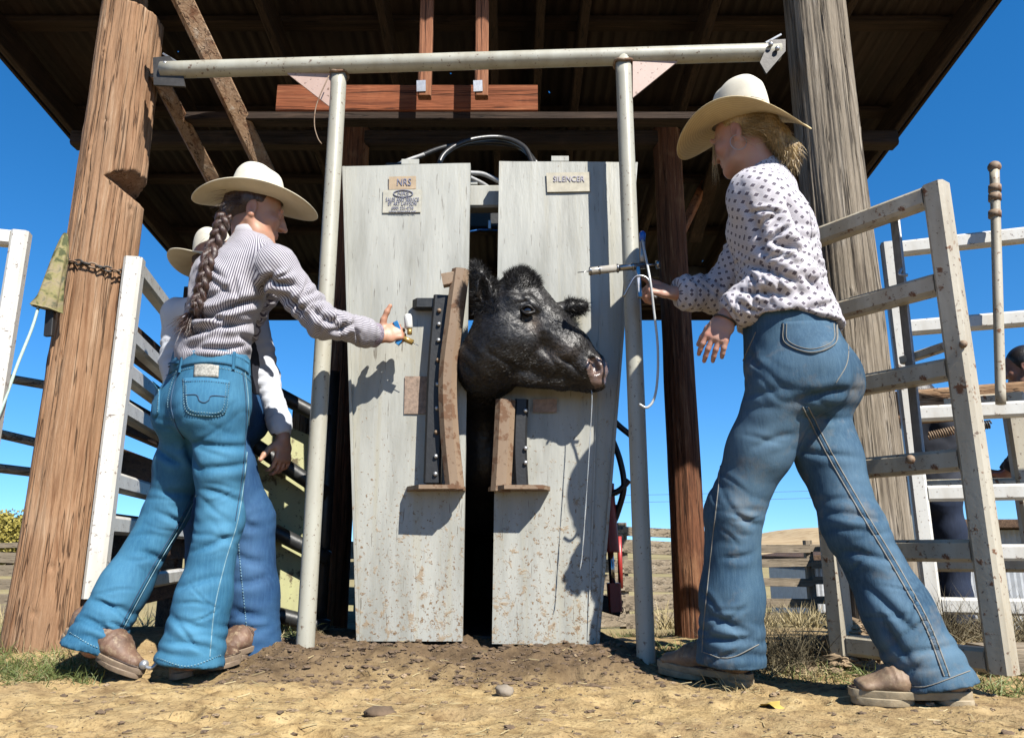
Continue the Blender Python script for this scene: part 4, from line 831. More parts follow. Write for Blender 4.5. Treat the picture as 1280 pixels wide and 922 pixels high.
def head(s, c, hf, hu, k=1.):
    hf = nz(hf); hr = nz(np.cross(hf, hu)); hu = np.cross(hr, hf); L = lambda r, f, u: c+(hr*r+hf*f+hu*u)*k; R = np.array([hr, hf, hu])
    e = lambda p, r, kk, mode='add': s.ell(L(*p), np.array(r)*k, R, kk, mode)
    e((0, -.016, .036), (.073, .092, .085), .02); e((0, .036, -.022), (.058, .058, .088), .03); e((0, .046, -.078), (.042, .042, .032), .025); e((0, .080, -.100), (.016, .014, .014), .018)
    for q in (-1, 1):
        s.chain([L(.058*q, -.005, -.048), L(.045*q, .030, -.085), L(.015*q, .075, -.100)], [.018*k, .017*k, .014*k], .025); e((.036*q, .066, -.026), (.026, .024, .026), .02)
        e((.031*q, .096, .002), (.018, .013, .011), .012, 'cut'); e((.031*q, .081, .002), (.0135, .0135, .0125), .003); e((.031*q, .097, -.001), (.011, .006, .0026), .002, 'cut')
        e((.032*q, .089, .020), (.022, .008, .006), .010)
        s.ell(L(.075*q, -.008, -.012), np.array((.009, .019, .033))*k, R, .006); s.ell(L(.084*q, -.004, -.008), np.array((.006, .010, .018))*k, R, .004, 'cut'); e((.077*q, -.002, -.038), (.008, .010, .010), .006)
        e((.012*q, .100, -.036), (.008, .009, .007), .006)
    s.chain([L(0, .090, .012), L(0, .101, -.014), L(0, .115, -.034)], [.009*k, .010*k, .0105*k], .010)
    e((0, .090, -.061), (.022, .010, .0058), .005); e((0, .089, -.071), (.020, .011, .0062), .004); e((0, .101, -.0658), (.022, .008, .0016), .003, 'cut'); e((0, .098, -.085), (.018, .008, .006), .008, 'cut')
    return L, R
def hat(t, c, up, fwd, mat, cr=(.078, .095, .115), brim=(.185, .205), curl=.07, droop=.03, dent=.022, top_mat=None, band=None, pinch=.016):
    up = nz(up); r = nz(np.cross(fwd, up)); f = np.cross(up, r); n = 96; th = np.arange(n)*2*math.pi/n; S, C = np.sin(th), np.cos(th)
    def rows(a, b, z): return c+np.outer(a*S, r)+np.outer(b*C, f)+np.outer(z, up)
    def strip(R_):
        k = len(R_); V = np.concatenate(R_); return V, [[i*n+j, i*n+(j+1) % n, (i+1)*n+(j+1) % n, (i+1)*n+j] for i in range(k-1) for j in range(n)]
    def bz(s):
        s = max(s, 0.); return curl*s**2.0*np.abs(S)**1.7*1.0 - droop*s**1.4*C**2 + .0025*s*np.sin(3*th+1)
    br = [rows(cr[0]+(brim[0]-cr[0])*s, cr[1]+(brim[1]-cr[1])*s, bz(s)) for s in np.linspace(-.04, 1, 14)]
    bt = [rows(cr[0]+(brim[0]-cr[0])*s, cr[1]+(brim[1]-cr[1])*s, bz(s)+.0045) for s in np.linspace(1, -.02, 14)]
    V, F = strip(br+[rows(brim[0]*1.012, brim[1]*1.012, bz(1)+.0022)]+bt); o = mk('hat_brim', V, [f_[::-1] for f_ in F], mat, t)
    R_ = []
    for ph in np.linspace(0, .985, 22)*math.pi/2:
        g = math.cos(ph)**.36*(1-.10*math.sin(ph)); u = math.sin(ph)**.85; x, y_ = cr[0]*g*S, cr[1]*g*C
        hz = cr[2]*(u*(1-.06*C*u)+.0)+.004; top = sstep(.72, 1.0, u)
        hz = hz - dent*top*np.exp(-(x/.022)**2)*(.8+.2*C) - .012*top*sum(np.exp(-((x-.045*q)/.016)**2-((y_-cr[1]*.55)/.03)**2) for q in (-1, 1))
        pin = 1-.16*sstep(.35, .9, u)*np.clip(C, 0, 1)**2*np.abs(S); R_.append(rows(cr[0]*g*pin, cr[1]*g*(1-.05*u*np.clip(C, 0, 1)), hz))
    V, F = strip(R_); F.append(list(range(len(V)-n, len(V)))); cw = mk('hat_crown', V, [f_[::-1] for f_ in F], top_mat or mat, t)
    bb = [rows(cr[0]*1.012, cr[1]*1.012, np.full(n, .004)), rows(cr[0]*1.02, cr[1]*1.02, np.full(n, .006)), rows(cr[0]*1.01, cr[1]*1.01, np.full(n, .020)), rows(cr[0]*.985, cr[1]*.985, np.full(n, .021))]
    V, F = strip(bb); mk('hat_band', V, [f_[::-1] for f_ in F], band or mat, cw)
    return o
def boot(t, ank, heel, toe, mat, sole_mat, sh=.035, hh=.045, w=.046, shaft=.055, shaft_top=None, square=False, name='boot', toe_w=.86):
    heel, toe = np.asarray(heel, float), np.asarray(toe, float); f = nz(toe-heel); L = np.linalg.norm(toe-heel); sd = nz(np.cross(f, Z_)); up = np.cross(sd, f)
    Q = lambda a, b, c: heel+f*(a*L)+sd*b+up*c
    lo = np.minimum(np.minimum(heel, toe), ank)-.12; hi = np.maximum(np.maximum(heel, toe), ank)+.14; s = Sdf(lo, hi, .006)
    s.tube(Q(.14, 0, sh+.045), Q(.62, 0, sh+.032), sd, (w*.88, .050), (w*1.04, .034), .02); s.tube(Q(.6, 0, sh+.024), Q(.90, 0, sh+.012), sd, (w*1.04, .032), (w*toe_w, .019), .03)
    s.chain([Q(.16, 0, sh+.05), ank, ank+(ank-Q(.16, 0, 0))*.6+Z_*.03], [w*.9, shaft, shaft], .03); s.chain([Q(.26, 0, sh+.070), Q(.58, 0, sh+.036)], [.034, .026], .03)
    s.plane(Q(0, 0, sh), -up); V, F = s.mesh(); V = relax(V, F, 1, .4); N = vnormals(V, F); al = ((V-heel)@f)/L; hu_ = (V-heel)@up
    cr = sum(-.0018*np.exp(-((al-a_-.25*(hu_-sh-.03))/.011)**2)+.0012*np.exp(-((al-a_-.026-.25*(hu_-sh-.03))/.014)**2) for a_ in (.50, .555, .61, .665))*sstep(sh+.015, sh+.04, hu_); V = V+N*(cr+.0016*fbm(V*38, 3))[:, None]
    o = mk(name, V, F, mat, t); bvh = BVHTree.FromPolygons([tuple(v) for v in V], [tuple(map(int, q)) for q in F])
    for a0, slant in ((.40, .55), (.425, .55), (.10, -.3)):
        pts = []
        for th_ in np.linspace(-1.75, 1.75, 26):
            dr = up*math.cos(th_)+sd*math.sin(th_); og = Q(a0+slant*.16*math.cos(th_), 0, sh+.028)
            h_, _, _, _ = bvh.ray_cast(Vector(og+dr*.16), Vector(-dr)); pts += [np.array(h_)] if h_ is not None and np.linalg.norm(np.array(h_)-og) < .075 else []
        if len(pts) > 5: mk('seam', *tube(pts, .0016, 6), M['boot_dark'], o)
    n = 40; a = np.arange(n)*2*math.pi/n
    def outline(x0, x1, z0, z1, k=1.0, nm='sole'):
        rows = []
        for z, g in ((z0, 1.0), (z0+.003, 1.03), (z1-.002, 1.05), (z1, 1.0)):
            ring = []
            for q in a:
                cx = (math.cos(q)+1)/2; x = x0+(x1-x0)*cx; wd = w*(.84+.26*sstep(.1, .66, x)-(1.16-toe_w)*sstep(.70, 1.06, x)); y = np.sign(math.sin(q))*abs(math.sin(q))**.55*wd*k
                ring.append(Q(x, y*g, z if not callable(z) else z(x)))
            rows.append(np.array(ring))
        V = np.concatenate(rows); F = [[i*n+j, i*n+(j+1) % n, (i+1)*n+(j+1) % n, (i+1)*n+j] for i in range(3) for j in range(n)]+[list(range(n))[::-1], list(range(3*n, 4*n))]
        return mk(nm, V, F, sole_mat, o, 'auto')
    outline(-.02, 1.02, sh*.62, sh+.006); outline(-.02, .30, 0, sh*.64, .97, 'heel'); outline(.48, 1.0, sh*.10, sh*.64, .98, 'outsole')
    mk('welt', *sweep([Q(.0+1.0*(math.cos(q)+1)/2, math.sin(q)*w*(.82+.30*math.sin(min(1, (math.cos(q)+1)/2/.7)*1.57)-.12), sh+.008) for q in np.linspace(0, 6.283, 50)], circ(.0032, 6)), M['boot_dark'], o)
    return o
def person(J, label, skin_mat, shirt, jeans, fp, fc, hf, hu, hands, jr, sr, group=None, coarse=1., shirt_hem=None, jcrease=(), screase=(), headk=1., neckr=.052, body_k=1., tuck=True, name='person', fade=(), hemcut=True):
    """J: joints in world space. Returns the Empty and the meshes the details are laid on."""
    base = (J['ankL']+J['ankR'])/2; t = thing(name, label, 'person', (base[0], base[1], float(gz(base[0], base[1]))), group)
    fp, fc = nz(fp), nz(fc); rp, rc = nz(np.cross(fp, Z_)), nz(np.cross(fc, Z_)); allp = np.array([v for v in J.values()]); lo, hi = allp.min(0)-.2, allp.max(0)+.2
    h = .010*coarse; b = Sdf(lo, hi, h, [(J['head']-.14, J['head']+.14, .0055*coarse)]+[(H['w']+H['d']*.09-.12, H['w']+H['d']*.09+.12, .0036*coarse) for H in hands.values()])
    L, R = head(b, J['head'], hf, hu, headk)
    b.chain([J['head']-nz(hf)*.02-nz(hu)*.06, J['neck']-Z_*.03, J['chest']], [neckr, neckr*1.1, .10], .03)
    b.tube(J['chest']+Z_*.06, J['waist'], rc, (.12, .08), (.10, .075), .04); b.tube(J['waist'], J['pelvis'], rp, (.10, .075), (.12, .08), .04)
    for s_ in 'LR':
        b.chain([J['neck']-Z_*.03, J['sh'+s_], J['el'+s_], J['wr'+s_]], [.05, .042, .032, .022], .03); b.chain([J['pelvis'], J['hip'+s_], J['kn'+s_], J['ank'+s_]], [.08, .07, .042, .035], .03)
        b.cone(J['ank'+s_], J['toe'+s_], .03, .025, .02)
    for H in hands.values(): hand(b, H['w'], H['d'], H['n'], H['s'], H.get('curl', (.5, .6, .4)), H.get('sc', 1.), H.get('thumb'), H.get('spread', .12))
    V, F = b.mesh(); V = relax(V, F, 1, .35); q = (V-J['head'])@R.T/headk
    bl = .75*np.exp(-((q[:, 0]/.022)**2+((q[:, 1]-.098)/.016)**2+((q[:, 2]+.066)/.010)**2)) + .30*sum(np.exp(-(((q[:, 0]-.045*z)/.025)**2+((q[:, 1]-.07)/.03)**2+((q[:, 2]+.03)/.025)**2)) for z in (-1, 1))+.35*sum(np.exp(-(((q[:, 0]-.08*z)/.012)**2+((q[:, 1]+.01)/.02)**2+((q[:, 2]+.01)/.03)**2)) for z in (-1, 1))
    bl += sum(.35*np.exp(-(np.linalg.norm(V-(H['w']+nz(H['d'])*.12), axis=1)/.045)**2) for H in hands.values())
    mk('body', V, F, skin_mat, t, attrs={'blush': np.clip(bl, 0, 1)})
    for z in (-1, 1):
        ec = L(.031*z, .0812, .001); w_ = NT('eye_white', .1); w_.col((.75, .72, .68)); ey = mk('eye', *ball(ec, .0116*headk, 14, 10), w_.m, t)
        i_ = NT('iris', .08); i_.col((.03, .018, .01)); mk('iris', *ball(L(.031*z, .0870, .001), .0066*headk, 12, 8), i_.m, ey)
    # jeans
    j = Sdf(np.minimum(lo, lo), A(hi[0], hi[1], J['waist'][2]+.12), .0075*coarse); k = .03
    up = nz(J['waist']-J['pelvis']); W0 = J['waist']
    j.tube(W0+up*.05, J['pelvis'], rp, jr['waist'], jr['hip'], k)
    for s_, z in (('L', -1), ('R', 1)):
        j.ell(J['pelvis']+rp*.072*z-fp*jr.get('but', .055)-Z_*jr.get('butz', .045), jr.get('butr', (.085, .085, .098)), k=.05)
        mid = J['hip'+s_]*.5+J['kn'+s_]*.5; ank, kn = J['ank'+s_], J['kn'+s_]; hem = kn+(ank-kn)*jr['len']
        j.chain([J['hip'+s_], mid, kn], [jr['th'], jr['mid'], jr['kn']], .03); hr_ = jr.get('hem'+s_, jr['hem']); j.chain([kn, kn*.45+hem*.55, hem+(hem-kn)*.12], [jr['kn'], jr['calf'] if s_ == 'R' else jr.get('calfL', jr['calf']), hr_], .04)
        hd = nz(nz(hem-kn)-Z_*jr.get('hz', .35)); m = .2
        j.planebox(hem, hd, hem-A(m, m, m+.1), hem+A(m, m, .07))
    j.plane(W0+up*(.012 if tuck else .035), up)
    V, F = j.mesh(); V = relax(V, F, 1, .4); N = vnormals(V, F)
    bn = []
    for s_ in 'LR': bn += [(J['hip'+s_], J['kn'+s_], .80, 1.0, 20, .0014), (J['kn'+s_], J['ank'+s_], -.05, .16, 20, .0018), (J['kn'+s_], J['ank'+s_], .72, 1.05, 22, .0030), (J['hip'+s_], J['kn'+s_], -.05, .12, 20, .0015)]
    D = bonefold(V, bn)+crease(V, N, jcrease)*.82+.0026*fbm(V*9, 3); lw = sstep(W0[2]+.0, W0[2]-.07, V[:, 2]); D = D*(.25+.75*lw); V = V+N*D[:, None]
    fa = np.zeros(len(V)); px = topx(V); sn = seen(V, N)
    for x, y_, rx, ry, a_ in fade: fa = np.maximum(fa, a_*np.exp(-((px[:, 0]-x)/rx)**2-((px[:, 1]-y_)/ry)**2)*sn)
    jo = mk('jeans', V, F, jeans, t, attrs={'fade': np.clip(fa+np.clip(D*30, 0, .18), 0, 1)}); jb = BVHTree.FromPolygons([tuple(v) for v in V], [tuple(map(int, f)) for f in F])
    # shirt
    zt = J['neck'][2]+.05; s = Sdf(A(lo[0], lo[1], J['pelvis'][2]-.12), hi, .0075*coarse); ch, nk, wa = J['chest'], J['neck'], J['waist']
    s.tube(ch+Z_*.02, wa, rc, sr['chest'], sr['waist'], .04); s.tube(wa, wa-up*.02, rp, sr['waist'], sr['hem'], .03)
    if shirt_hem is not None: s.tube(wa-up*.01, J['pelvis']+Z_*.02, rp, sr['hem'], sr['hem2'], .03)
    s.tube(nk-Z_*.055, ch, rc, (.105, .062), sr['chest'], .05); s.chain([nk+(J['head']-nk)*.10-nz(fc)*.004, nk-Z_*.06], [sr.get('neck', .062), .085], .03)
    if 'bust' in sr:
        for z in (-1, 1): s.ell(ch+fc*sr['bust']+rc*.065*z-Z_*.01, (.068, .065, .070), k=.04)
    if tuck: s.plane(W0-up*.045, -up)
    if shirt_hem is not None: s.plane(*shirt_hem)
    for s_ in 'LR':
        sh, el, wr = J['sh'+s_], J['el'+s_], J['wr'+s_]; cf = wr+(el-wr)*.06
        s.chain([nk-Z_*.045, sh], [.06, sr['sh']], .05); s.chain([sh, el], [sr['sh'], sr['el']], .03); s.chain([el, cf+(el-cf)*.22, cf], [sr['el'], sr['fore'], sr['cuff']], .025)
        d = nz(wr-el); s.planebox(wr-d*.012, d, wr-.08, wr+.08)
    V, F = s.mesh(); V = relax(V, F, 1, .4); N = vnormals(V, F); bn = []
    for s_ in 'LR': bn += [(J['sh'+s_], J['el'+s_], .55, 1.05, 28, .0045), (J['el'+s_], J['wr'+s_], -.05, .5, 28, .0045), (J['el'+s_], J['wr'+s_], .5, .85, 24, .003)]
    D = bonefold(V, bn)+crease(V, N, screase)*2.1+.004*fbm(V*A(13, 13, 9), 3)+.0015*fbm(V*40, 2); V = V+N*D[:, None]
    side = -fc*.9+X_*.05
    ub = [(wa-Z_*.2, nk, fc, .14, .0)]+[(J['sh'+s_], J['el'+s_], A(0, 1, .3), .062, .31+i) for i, s_ in enumerate('LR')]+[(J['el'+s_], J['wr'+s_], A(0, 1, .3), .055, .17+i) for i, s_ in enumerate('LR')]
    so_ = mk('shirt', V, F, shirt, t, uv=faceuv(V, F, ub)); sb = BVHTree.FromPolygons([tuple(v) for v in V], [tuple(map(int, f)) for f in F])
    return t, L, R, jo, jb, so_, sb
# details laid on a surface along photo pixels
def hit(bv, x, y):
    h, n, _, _ = bv.ray_cast(Vector(CAM), Vector(ray(x, y)).normalized()); return (None, None) if h is None else (np.array(h), np.array(n))
def lay(bv, line, w, off, name, mat, par, dash=None, th=.0012, closed=False):
    pts = bez([A(*p, 0) for p in line], max(12, int(sum(math.dist(a, b) for a, b in zip(line[:-1], line[1:]))/.6))); mb = MB(); prev = None; acc = 0; run = []
    def flush(run):
        if len(run) < 2: return
        q = np.array([r[0]+r[1]*off for r in run]); nn = np.array([r[1] for r in run]); T = np.gradient(q, axis=0); T /= np.linalg.norm(T, axis=1)[:, None]+1e-9; S = np.cross(T, nn); S /= np.linalg.norm(S, axis=1)[:, None]+1e-9
        n = len(q); V = np.concatenate([q-S*w/2-nn*off*.9, q-S*w/2, q+S*w/2, q+S*w/2-nn*off*.9]); mb.add(V, [[k*n+i, k*n+i+1, (k+1)*n+i+1, (k+1)*n+i] for k in range(3) for i in range(n-1)])
    for p in pts:
        h, n = hit(bv, p[0], p[1])
        if h is None or (prev is not None and np.linalg.norm(h-prev) > .03): flush(run); run = []; prev = h; continue
        if prev is not None: acc += np.linalg.norm(h-prev)
        prev = h
        if dash and (acc % dash) > dash*.62: flush(run); run = []; continue
        run.append((h, n))
    flush(run)
    if not mb.V: return None
    o = mb.build(name, mat, par, True)
    if dash or name == 'stitching': o['kind'] = 'stuff'
    return o
def across(p0, p1, hw, n, seed, wd=3.6, dp=.0024, tilt=.55):    # soft random folds across a limb seen from p0 to p1 (photo pixels)
    r_ = random.Random(seed); d = A(p1[0]-p0[0], p1[1]-p0[1]); d /= np.linalg.norm(d); q = A(-d[1], d[0]); out = []
    for i in range(n):
        c = A(*p0)+(A(*p1)-A(*p0))*((i+r_.uniform(.1, .9))/n)+q*hw*r_.uniform(-.5, .5); e = q*hw*r_.uniform(.45, .95)+d*hw*r_.uniform(-tilt, tilt); out.append((*(c-e), *(c+e), wd*r_.uniform(.6, 1.2), dp*r_.uniform(.4, 1.2)))
    return out
def patch2(bv, top, bot, rows, off, name, mat, par, th=.003):
    n = 16; t_, b_ = bez([A(*p, 0) for p in top], n), bez([A(*p, 0) for p in bot], n); G = []
    for j in range(rows):
        for i in range(n):
            q = t_[i]+(b_[i]-t_[i])*j/(rows-1); h, nn = hit(bv, q[0], q[1])
            if h is None: h, nn = (G[-1][0], G[-1][1]) if G else (P(q[0], q[1], 2.4), -Y_)
            G.append((h, nn))
    V = np.array([g[0]+g[1]*off for g in G]); B = np.array([g[0]-g[1]*.002 for g in G]); N_ = len(V); F = [[j*n+i, (j+1)*n+i, (j+1)*n+i+1, j*n+i+1] for j in range(rows-1) for i in range(n-1)]
    ring = list(range(n))+[j*n+n-1 for j in range(1, rows)]+[(rows-1)*n+i for i in range(n-2, -1, -1)]+[j*n for j in range(rows-2, 0, -1)]; m = len(ring)
    F += [[ring[k], ring[(k+1) % m], N_+ring[(k+1) % m], N_+ring[k]] for k in range(m)]
    V = np.concatenate([V, B]); me = mk(name, V, F, mat, par, True, attrs={'fade': np.full(len(V), .12)}); return me
# ------------------------------------------------------------------ woman in the print shirt (right)
def woman_print():
    fp, fc = A(-.80, .60, 0), A(-.90, .44, 0); rp = nz(np.cross(nz(fp), Z_)); rc = nz(np.cross(nz(fc), Z_))
    J = dict(pelvis=P(994, 462, 2.24), waist=P(986, 402, 2.24), chest=P(965, 292, 2.25), neck=P(958, 222, 2.26), head=P(928, 170, 2.26))
    J['hipL'] = J['pelvis']-rp*.085-Z_*.055; J['hipR'] = J['pelvis']+rp*.085-Z_*.055
    J['knL'] = P(917, 640, 2.30); J['ankL'] = P(914, 812, 2.36); J['knR'] = P(1068, 660, 2.20); J['ankR'] = P(1161, 838, 2.14)
    hL, tL = P(938, 858, 2.38), P(826, 846, 2.56); hR, tR = P(1214, 888, 2.11), P(1066, 888, 2.16)
    hL[2] = gz(*hL[:2])+.002; tL[2] = gz(*tL[:2])+.004; hR[2] = gz(*hR[:2])+.002; tR[2] = gz(*tR[:2])+.002; J['toeL'] = tL*.75+hL*.25+Z_*.05; J['toeR'] = tR*.75+hR*.25+Z_*.05
    J['shL'] = P(946, 246, 2.13); J['elL'] = P(984, 345, 2.13); J['wrL'] = P(908, 396, 2.19)
    J['shR'] = J['neck']+rc*.155-Z_*.05; J['elR'] = P(905, 368, 2.53); J['wrR'] = P(841, 366, 2.49)
    hands = {'L': dict(w=J['wrL'], d=P(884, 446, 2.19)-J['wrL'], n=A(.35, 1, -.1), s=A(-1, 0, -.4), curl=(.22, .35, .28), thumb=A(-.5, .7, -.8), sc=.98),
             'R': dict(w=J['wrR'], d=A(-1, -.05, .22), n=A(.1, .7, -.7), s=A(0, -.6, .9), curl=(1.05, 1.2, .6), thumb=A(-.9, -.4, .25), sc=1.02)}
    jc = [(985, 500, 1080, 486, 7, .010), (1000, 525, 1070, 520, 5, .005), (905, 640, 950, 655, 5, .006), (900, 700, 945, 690, 5, .006), (880, 770, 945, 790, 6, .008), (875, 800, 945, 795, 5, .008), (1030, 640, 1110, 650, 5, .006), (1050, 690, 1130, 700, 6, .007), (1075, 730, 1150, 790, 7, .008), (1095, 760, 1140, 830, 6, .008), (1120, 820, 1210, 800, 6, .006), (990, 560, 1080, 575, 5, .005), (935, 560, 1000, 540, 6, .004), (925, 430, 960, 470, 5, .004)]
    scr = [(1045, 330, 1065, 400, 6, .006), (985, 240, 1010, 330, 7, .010), (930, 330, 1000, 350, 6, .009), (915, 360, 980, 370, 5, .007), (960, 300, 1005, 318, 5, .007), (1000, 345, 1055, 375, 6, .006), (940, 395, 1050, 385, 6, .006), (930, 250, 965, 330, 6, .006), (1000, 215, 1030, 290, 6, .006), (900, 372, 925, 400, 4, .007)]
    jc += across((925, 600), (905, 700), 32, 6, 1)+across((905, 740), (905, 830), 40, 7, 2, 3.2, .0042)+across((1050, 600), (1100, 720), 40, 7, 3)+across((1110, 740), (1160, 840), 46, 8, 4, 3.2, .0042)+across((960, 480), (940, 560), 45, 3, 5, 6, .003)
    scr += across((960, 250), (985, 330), 30, 5, 6, 4.5, .005)+across((970, 345), (915, 390), 26, 6, 7, 4, .005)+across((1030, 250), (1040, 390), 28, 6, 8, 5, .005)
    up = nz(J['waist']-J['pelvis'])
    t, L, R, jo, jb, so_, sb = person(J, 'woman in straw hat, white diamond print shirt and worn jeans, holding up a syringe', M['skin_b'], M['shirt_print'], M['denim_mid'], fp, fc, A(-.74, .66, -.22), A(-.08, 0, 1), hands,
        dict(waist=(.160, .130), hip=(.182, .145), th=.108, mid=.090, kn=.077, calf=.086, hem=.104, len=1.10, but=.075, butr=(.103, .098, .118), butz=.030, hz=1.3),
        dict(chest=(.164, .124), waist=(.162, .128), hem=(.176, .146), hem2=(.200, .170), sh=.086, el=.076, fore=.058, cuff=.044, bust=.050), coarse=.8, shirt_hem=(J['waist']-up*.022, nz(A(-.05, 0, -1))), jcrease=jc, screase=scr, tuck=False, headk=.98,
        fade=[(960, 560, 45, 80, .45), (1060, 600, 25, 50, .3), (925, 640, 20, 60, .4), (1115, 720, 22, 60, .35), (1170, 820, 30, 30, .4), (1010, 450, 50, 30, .22), (910, 780, 30, 40, .3)])
    # seams, pocket, hem bands
    st = M['stitch_tan']; lay(jb, [(945, 415), (922, 470), (906, 540), (897, 620), (888, 700), (880, 780), (878, 815)], .0026, .0022, 'stitching', st, jo)
    for o in (0, 7): lay(jb, [(1003+o, 508), (1035+o, 570), (1075+o, 640), (1120+o, 715), (1155+o, 780), (1180+o, 845)], .0034, .0026, 'stitching', st, jo)
    lay(jb, [(1007, 508), (1038, 570), (1078, 640), (1123, 715), (1158, 780), (1183, 845)], .015, .0014, 'inseam', M['denim_mid'], jo)
    lay(jb, [(1052, 405), (1060, 430), (1058, 455), (1045, 478)], .0022, .0022, 'stitching', st, jo)
    pk = patch2(jb, [(978, 403), (1010, 401), (1044, 402)], [(981, 430), (1014, 443), (1044, 431)], 10, .0035, 'pocket', M['denim_mid'], jo)
    for ln in ([(979, 405), (982, 429), (1014, 441), (1043, 430), (1045, 404)],): lay(jb, ln, .0022, .0056, 'stitching', st, pk)
    lay(jb, [(983, 405), (986, 427), (1014, 437), (1040, 427), (1041, 405)], .0018, .0056, 'stitching', st, pk)
    for ln in ([(880, 815), (910, 822), (948, 805)], [(1110, 842), (1150, 858), (1212, 838)]): lay(jb, ln, .0024, .0025, 'stitching', st, jo)
    # shirt details: yoke seam, armhole, cuff, hem
    lay(sb, [(1000, 204), (1008, 240), (1015, 300), (1000, 330)], .0022, .0016, 'sleeve_seam', M['shirt_print'], so_)
    boot(t, J['ankL'], hL, tL, M['boot_tan'], M['sole_cream'], sh=.035, w=.049, shaft=.048, toe_w=.94); boot(t, J['ankR'], hR, tR, M['boot_tan'], M['sole_cream'], sh=.035, w=.049, shaft=.048, toe_w=.94)
    # hair: cap, messy bun, loose strands
    hf, hu = R[1], R[2]; s = Sdf(J['head']-.17, J['head']+.17, .006); s.ell(L(0, -.028, .030), (.082, .088, .088), R, .02); s.ell(L(0, .085, -.045), (.10, .085, .10), R, .02, 'cut'); s.ell(L(-.075, .012, -.030), (.03, .032, .045), R, .015, 'cut'); s.ell(L(.075, .012, -.030), (.03, .032, .045), R, .015, 'cut'); s.plane(L(0, 0, -.075), -hu)
    V, F = s.mesh(); N = vnormals(V, F); V = V+N*(.003*fbm(V*A(60, 60, 20), 2))[:, None]; hc = mk('hair', V, F, M['hair_blond'], t)
    c = P(985, 186, 2.20); s = Sdf(c-.13, c+.13, .006); s.chain([L(-.02, -.10, -.005), P(974, 172, 2.20), P(986, 186, 2.19), P(990, 204, 2.19)], [.028, .032, .028, .014], .02); V, F = s.mesh(); N = vnormals(V, F); V = V+N*(.005*fbm(V*A(50, 50, 22), 3))[:, None]
    p0_, n0_ = on_mesh(np.array([v.co[:] for v in hc.data.vertices])+wloc(hc), np.array([list(q.vertices) for q in hc.data.polygons]), 2600, 15); tg = P(976, 178, 2.20)-p0_; tg /= np.linalg.norm(tg, axis=1)[:, None]; mks('combed_strands', *strands(p0_, tg+n0_*.10+nr.normal(size=p0_.shape)*.10, .035+.04*nr.random(len(p0_)), .0013, 4, .04, .04, 16), M['hair_blond'], hc)
    bn = mk('hair_bun', V, F, M['hair_blond'], hc); p_, n_ = on_mesh(V, F, 900, 5); mks('bun_strands', *strands(p_, n_*.25+nr.normal(size=p_.shape)*.28+A(.1, -.1, -.9), .02+.03*nr.random(len(p_)), .0016, 4, .18, .08, 5), M['hair_blond'], bn)
    p_ = np.array([L(-.075+.004*nr.random(), .01-.10*nr.random(), .01+.03*nr.normal()) for _ in range(260)]); mks('loose_strands', *strands(p_, -hf*.9-hu*.45+nr.normal(size=p_.shape)*.22, .05+.05*nr.random(len(p_)), .0015, 5, .12, .12, 6), M['hair_blond'], hc)
    p_ = np.array([L(-.055+.02*nr.random(), .082+.006*nr.random(), .0) for _ in range(26)]); mks('loose_strands', *strands(p_, A(-.1, -.2, -1)+nr.normal(size=p_.shape)*.05, .13+.06*nr.random(len(p_)), .0013, 6, .1, .05, 7), M['hair_blond'], hc)
    hat(t, L(0, -.008, .046), A(-.09, -.24, 1), hf, M['hat_straw'], (.080, .100, .140), (.180, .215), .036, .072, top_mat=M['hat_white'], band=M['hat_white'])
    # hoop earring and bracelet
    ec = L(-.082, -.004, -.062); mk('hoop_earring', *tube([ec+A(.0, .0, -.0)+(X_*math.cos(q)+Z_*math.sin(q))*.026 for q in np.linspace(0, 6.283, 30)], .0012, 5), M['galv'], t)
    w = J['wrL']; d = nz(hands['L']['d']); u = nz(np.cross(d, X_)); v = np.cross(d, u); mk('bracelet', *tube([w+d*.012+(u*.027+v*0)*math.cos(q)+v*.034*math.sin(q) for q in np.linspace(0, 6.283, 30)], .0028, 6), M['steel_dark'], t)
    # syringe gun with its feed hose
    y = 2.475; g = thing('injection_syringe', 'chrome pistol grip syringe with a white feed hose and blue cap', 'syringe', P(805, 350, y)); C_ = dull('syringe_steel', (.42, .42, .43), .25, 60, .28, 1, .05)
    glass = dull('syringe_glass', (.55, .52, .46), .2, 30, .15, .2, .05)
    mk('barrel', *tube([P(736, 339, y), P(738, 339, y), P(772, 335, y)], .0135, 14), glass, g); mk('cylinder_sleeve', *tube([P(770, 335.3, y), P(806, 331.8, y)], .0115, 14), C_, g)
    for x in (737, 748, 771, 790): mk('ring', *tube([P(x, 339-(x-737)*.105, y), P(x+2, 338.8-(x-737)*.105, y)], .0155, 14), C_, g)
    mk('needle', *tube([P(722, 340.5, y), P(737, 339, y)], .0016, 6), C_, g); mk('plunger_rod', *tube([P(804, 332, y), P(821, 330.5, y)], .0045, 8), C_, g); mk('knob', *tube([P(820, 330.6, y), P(824, 330.3, y)], .014, 12), C_, g)
    mk('finger_grip', *tube(bez([P(779, 371, y-.05), P(786, 358, y-.055), P(794, 346, y-.055), P(806, 346, y-.055), P(813, 355, y-.055), P(815, 368, y-.05), P(821, 372, y-.045)], 30), .0045, 8), C_, g)
    mk('grip_post', *bar(P(797, 334, y), P(800, 372, y-.01), .014, .02, up=Y_), C_, g, 'auto')
    blue = dull('blue_plastic_cap', (.02, .13, .55), .2, 20, .35); mk('bottle_cap', *tube([P(803, 289, y+.03), P(803, 292, y+.03), P(803, 303, y+.03)], .012, 10, sc=[.4, 1, .8]), blue, g); mk('vial', *tube([P(803, 303, y+.03), P(803, 328, y+.01)], .010, 10), M['galv'], g)
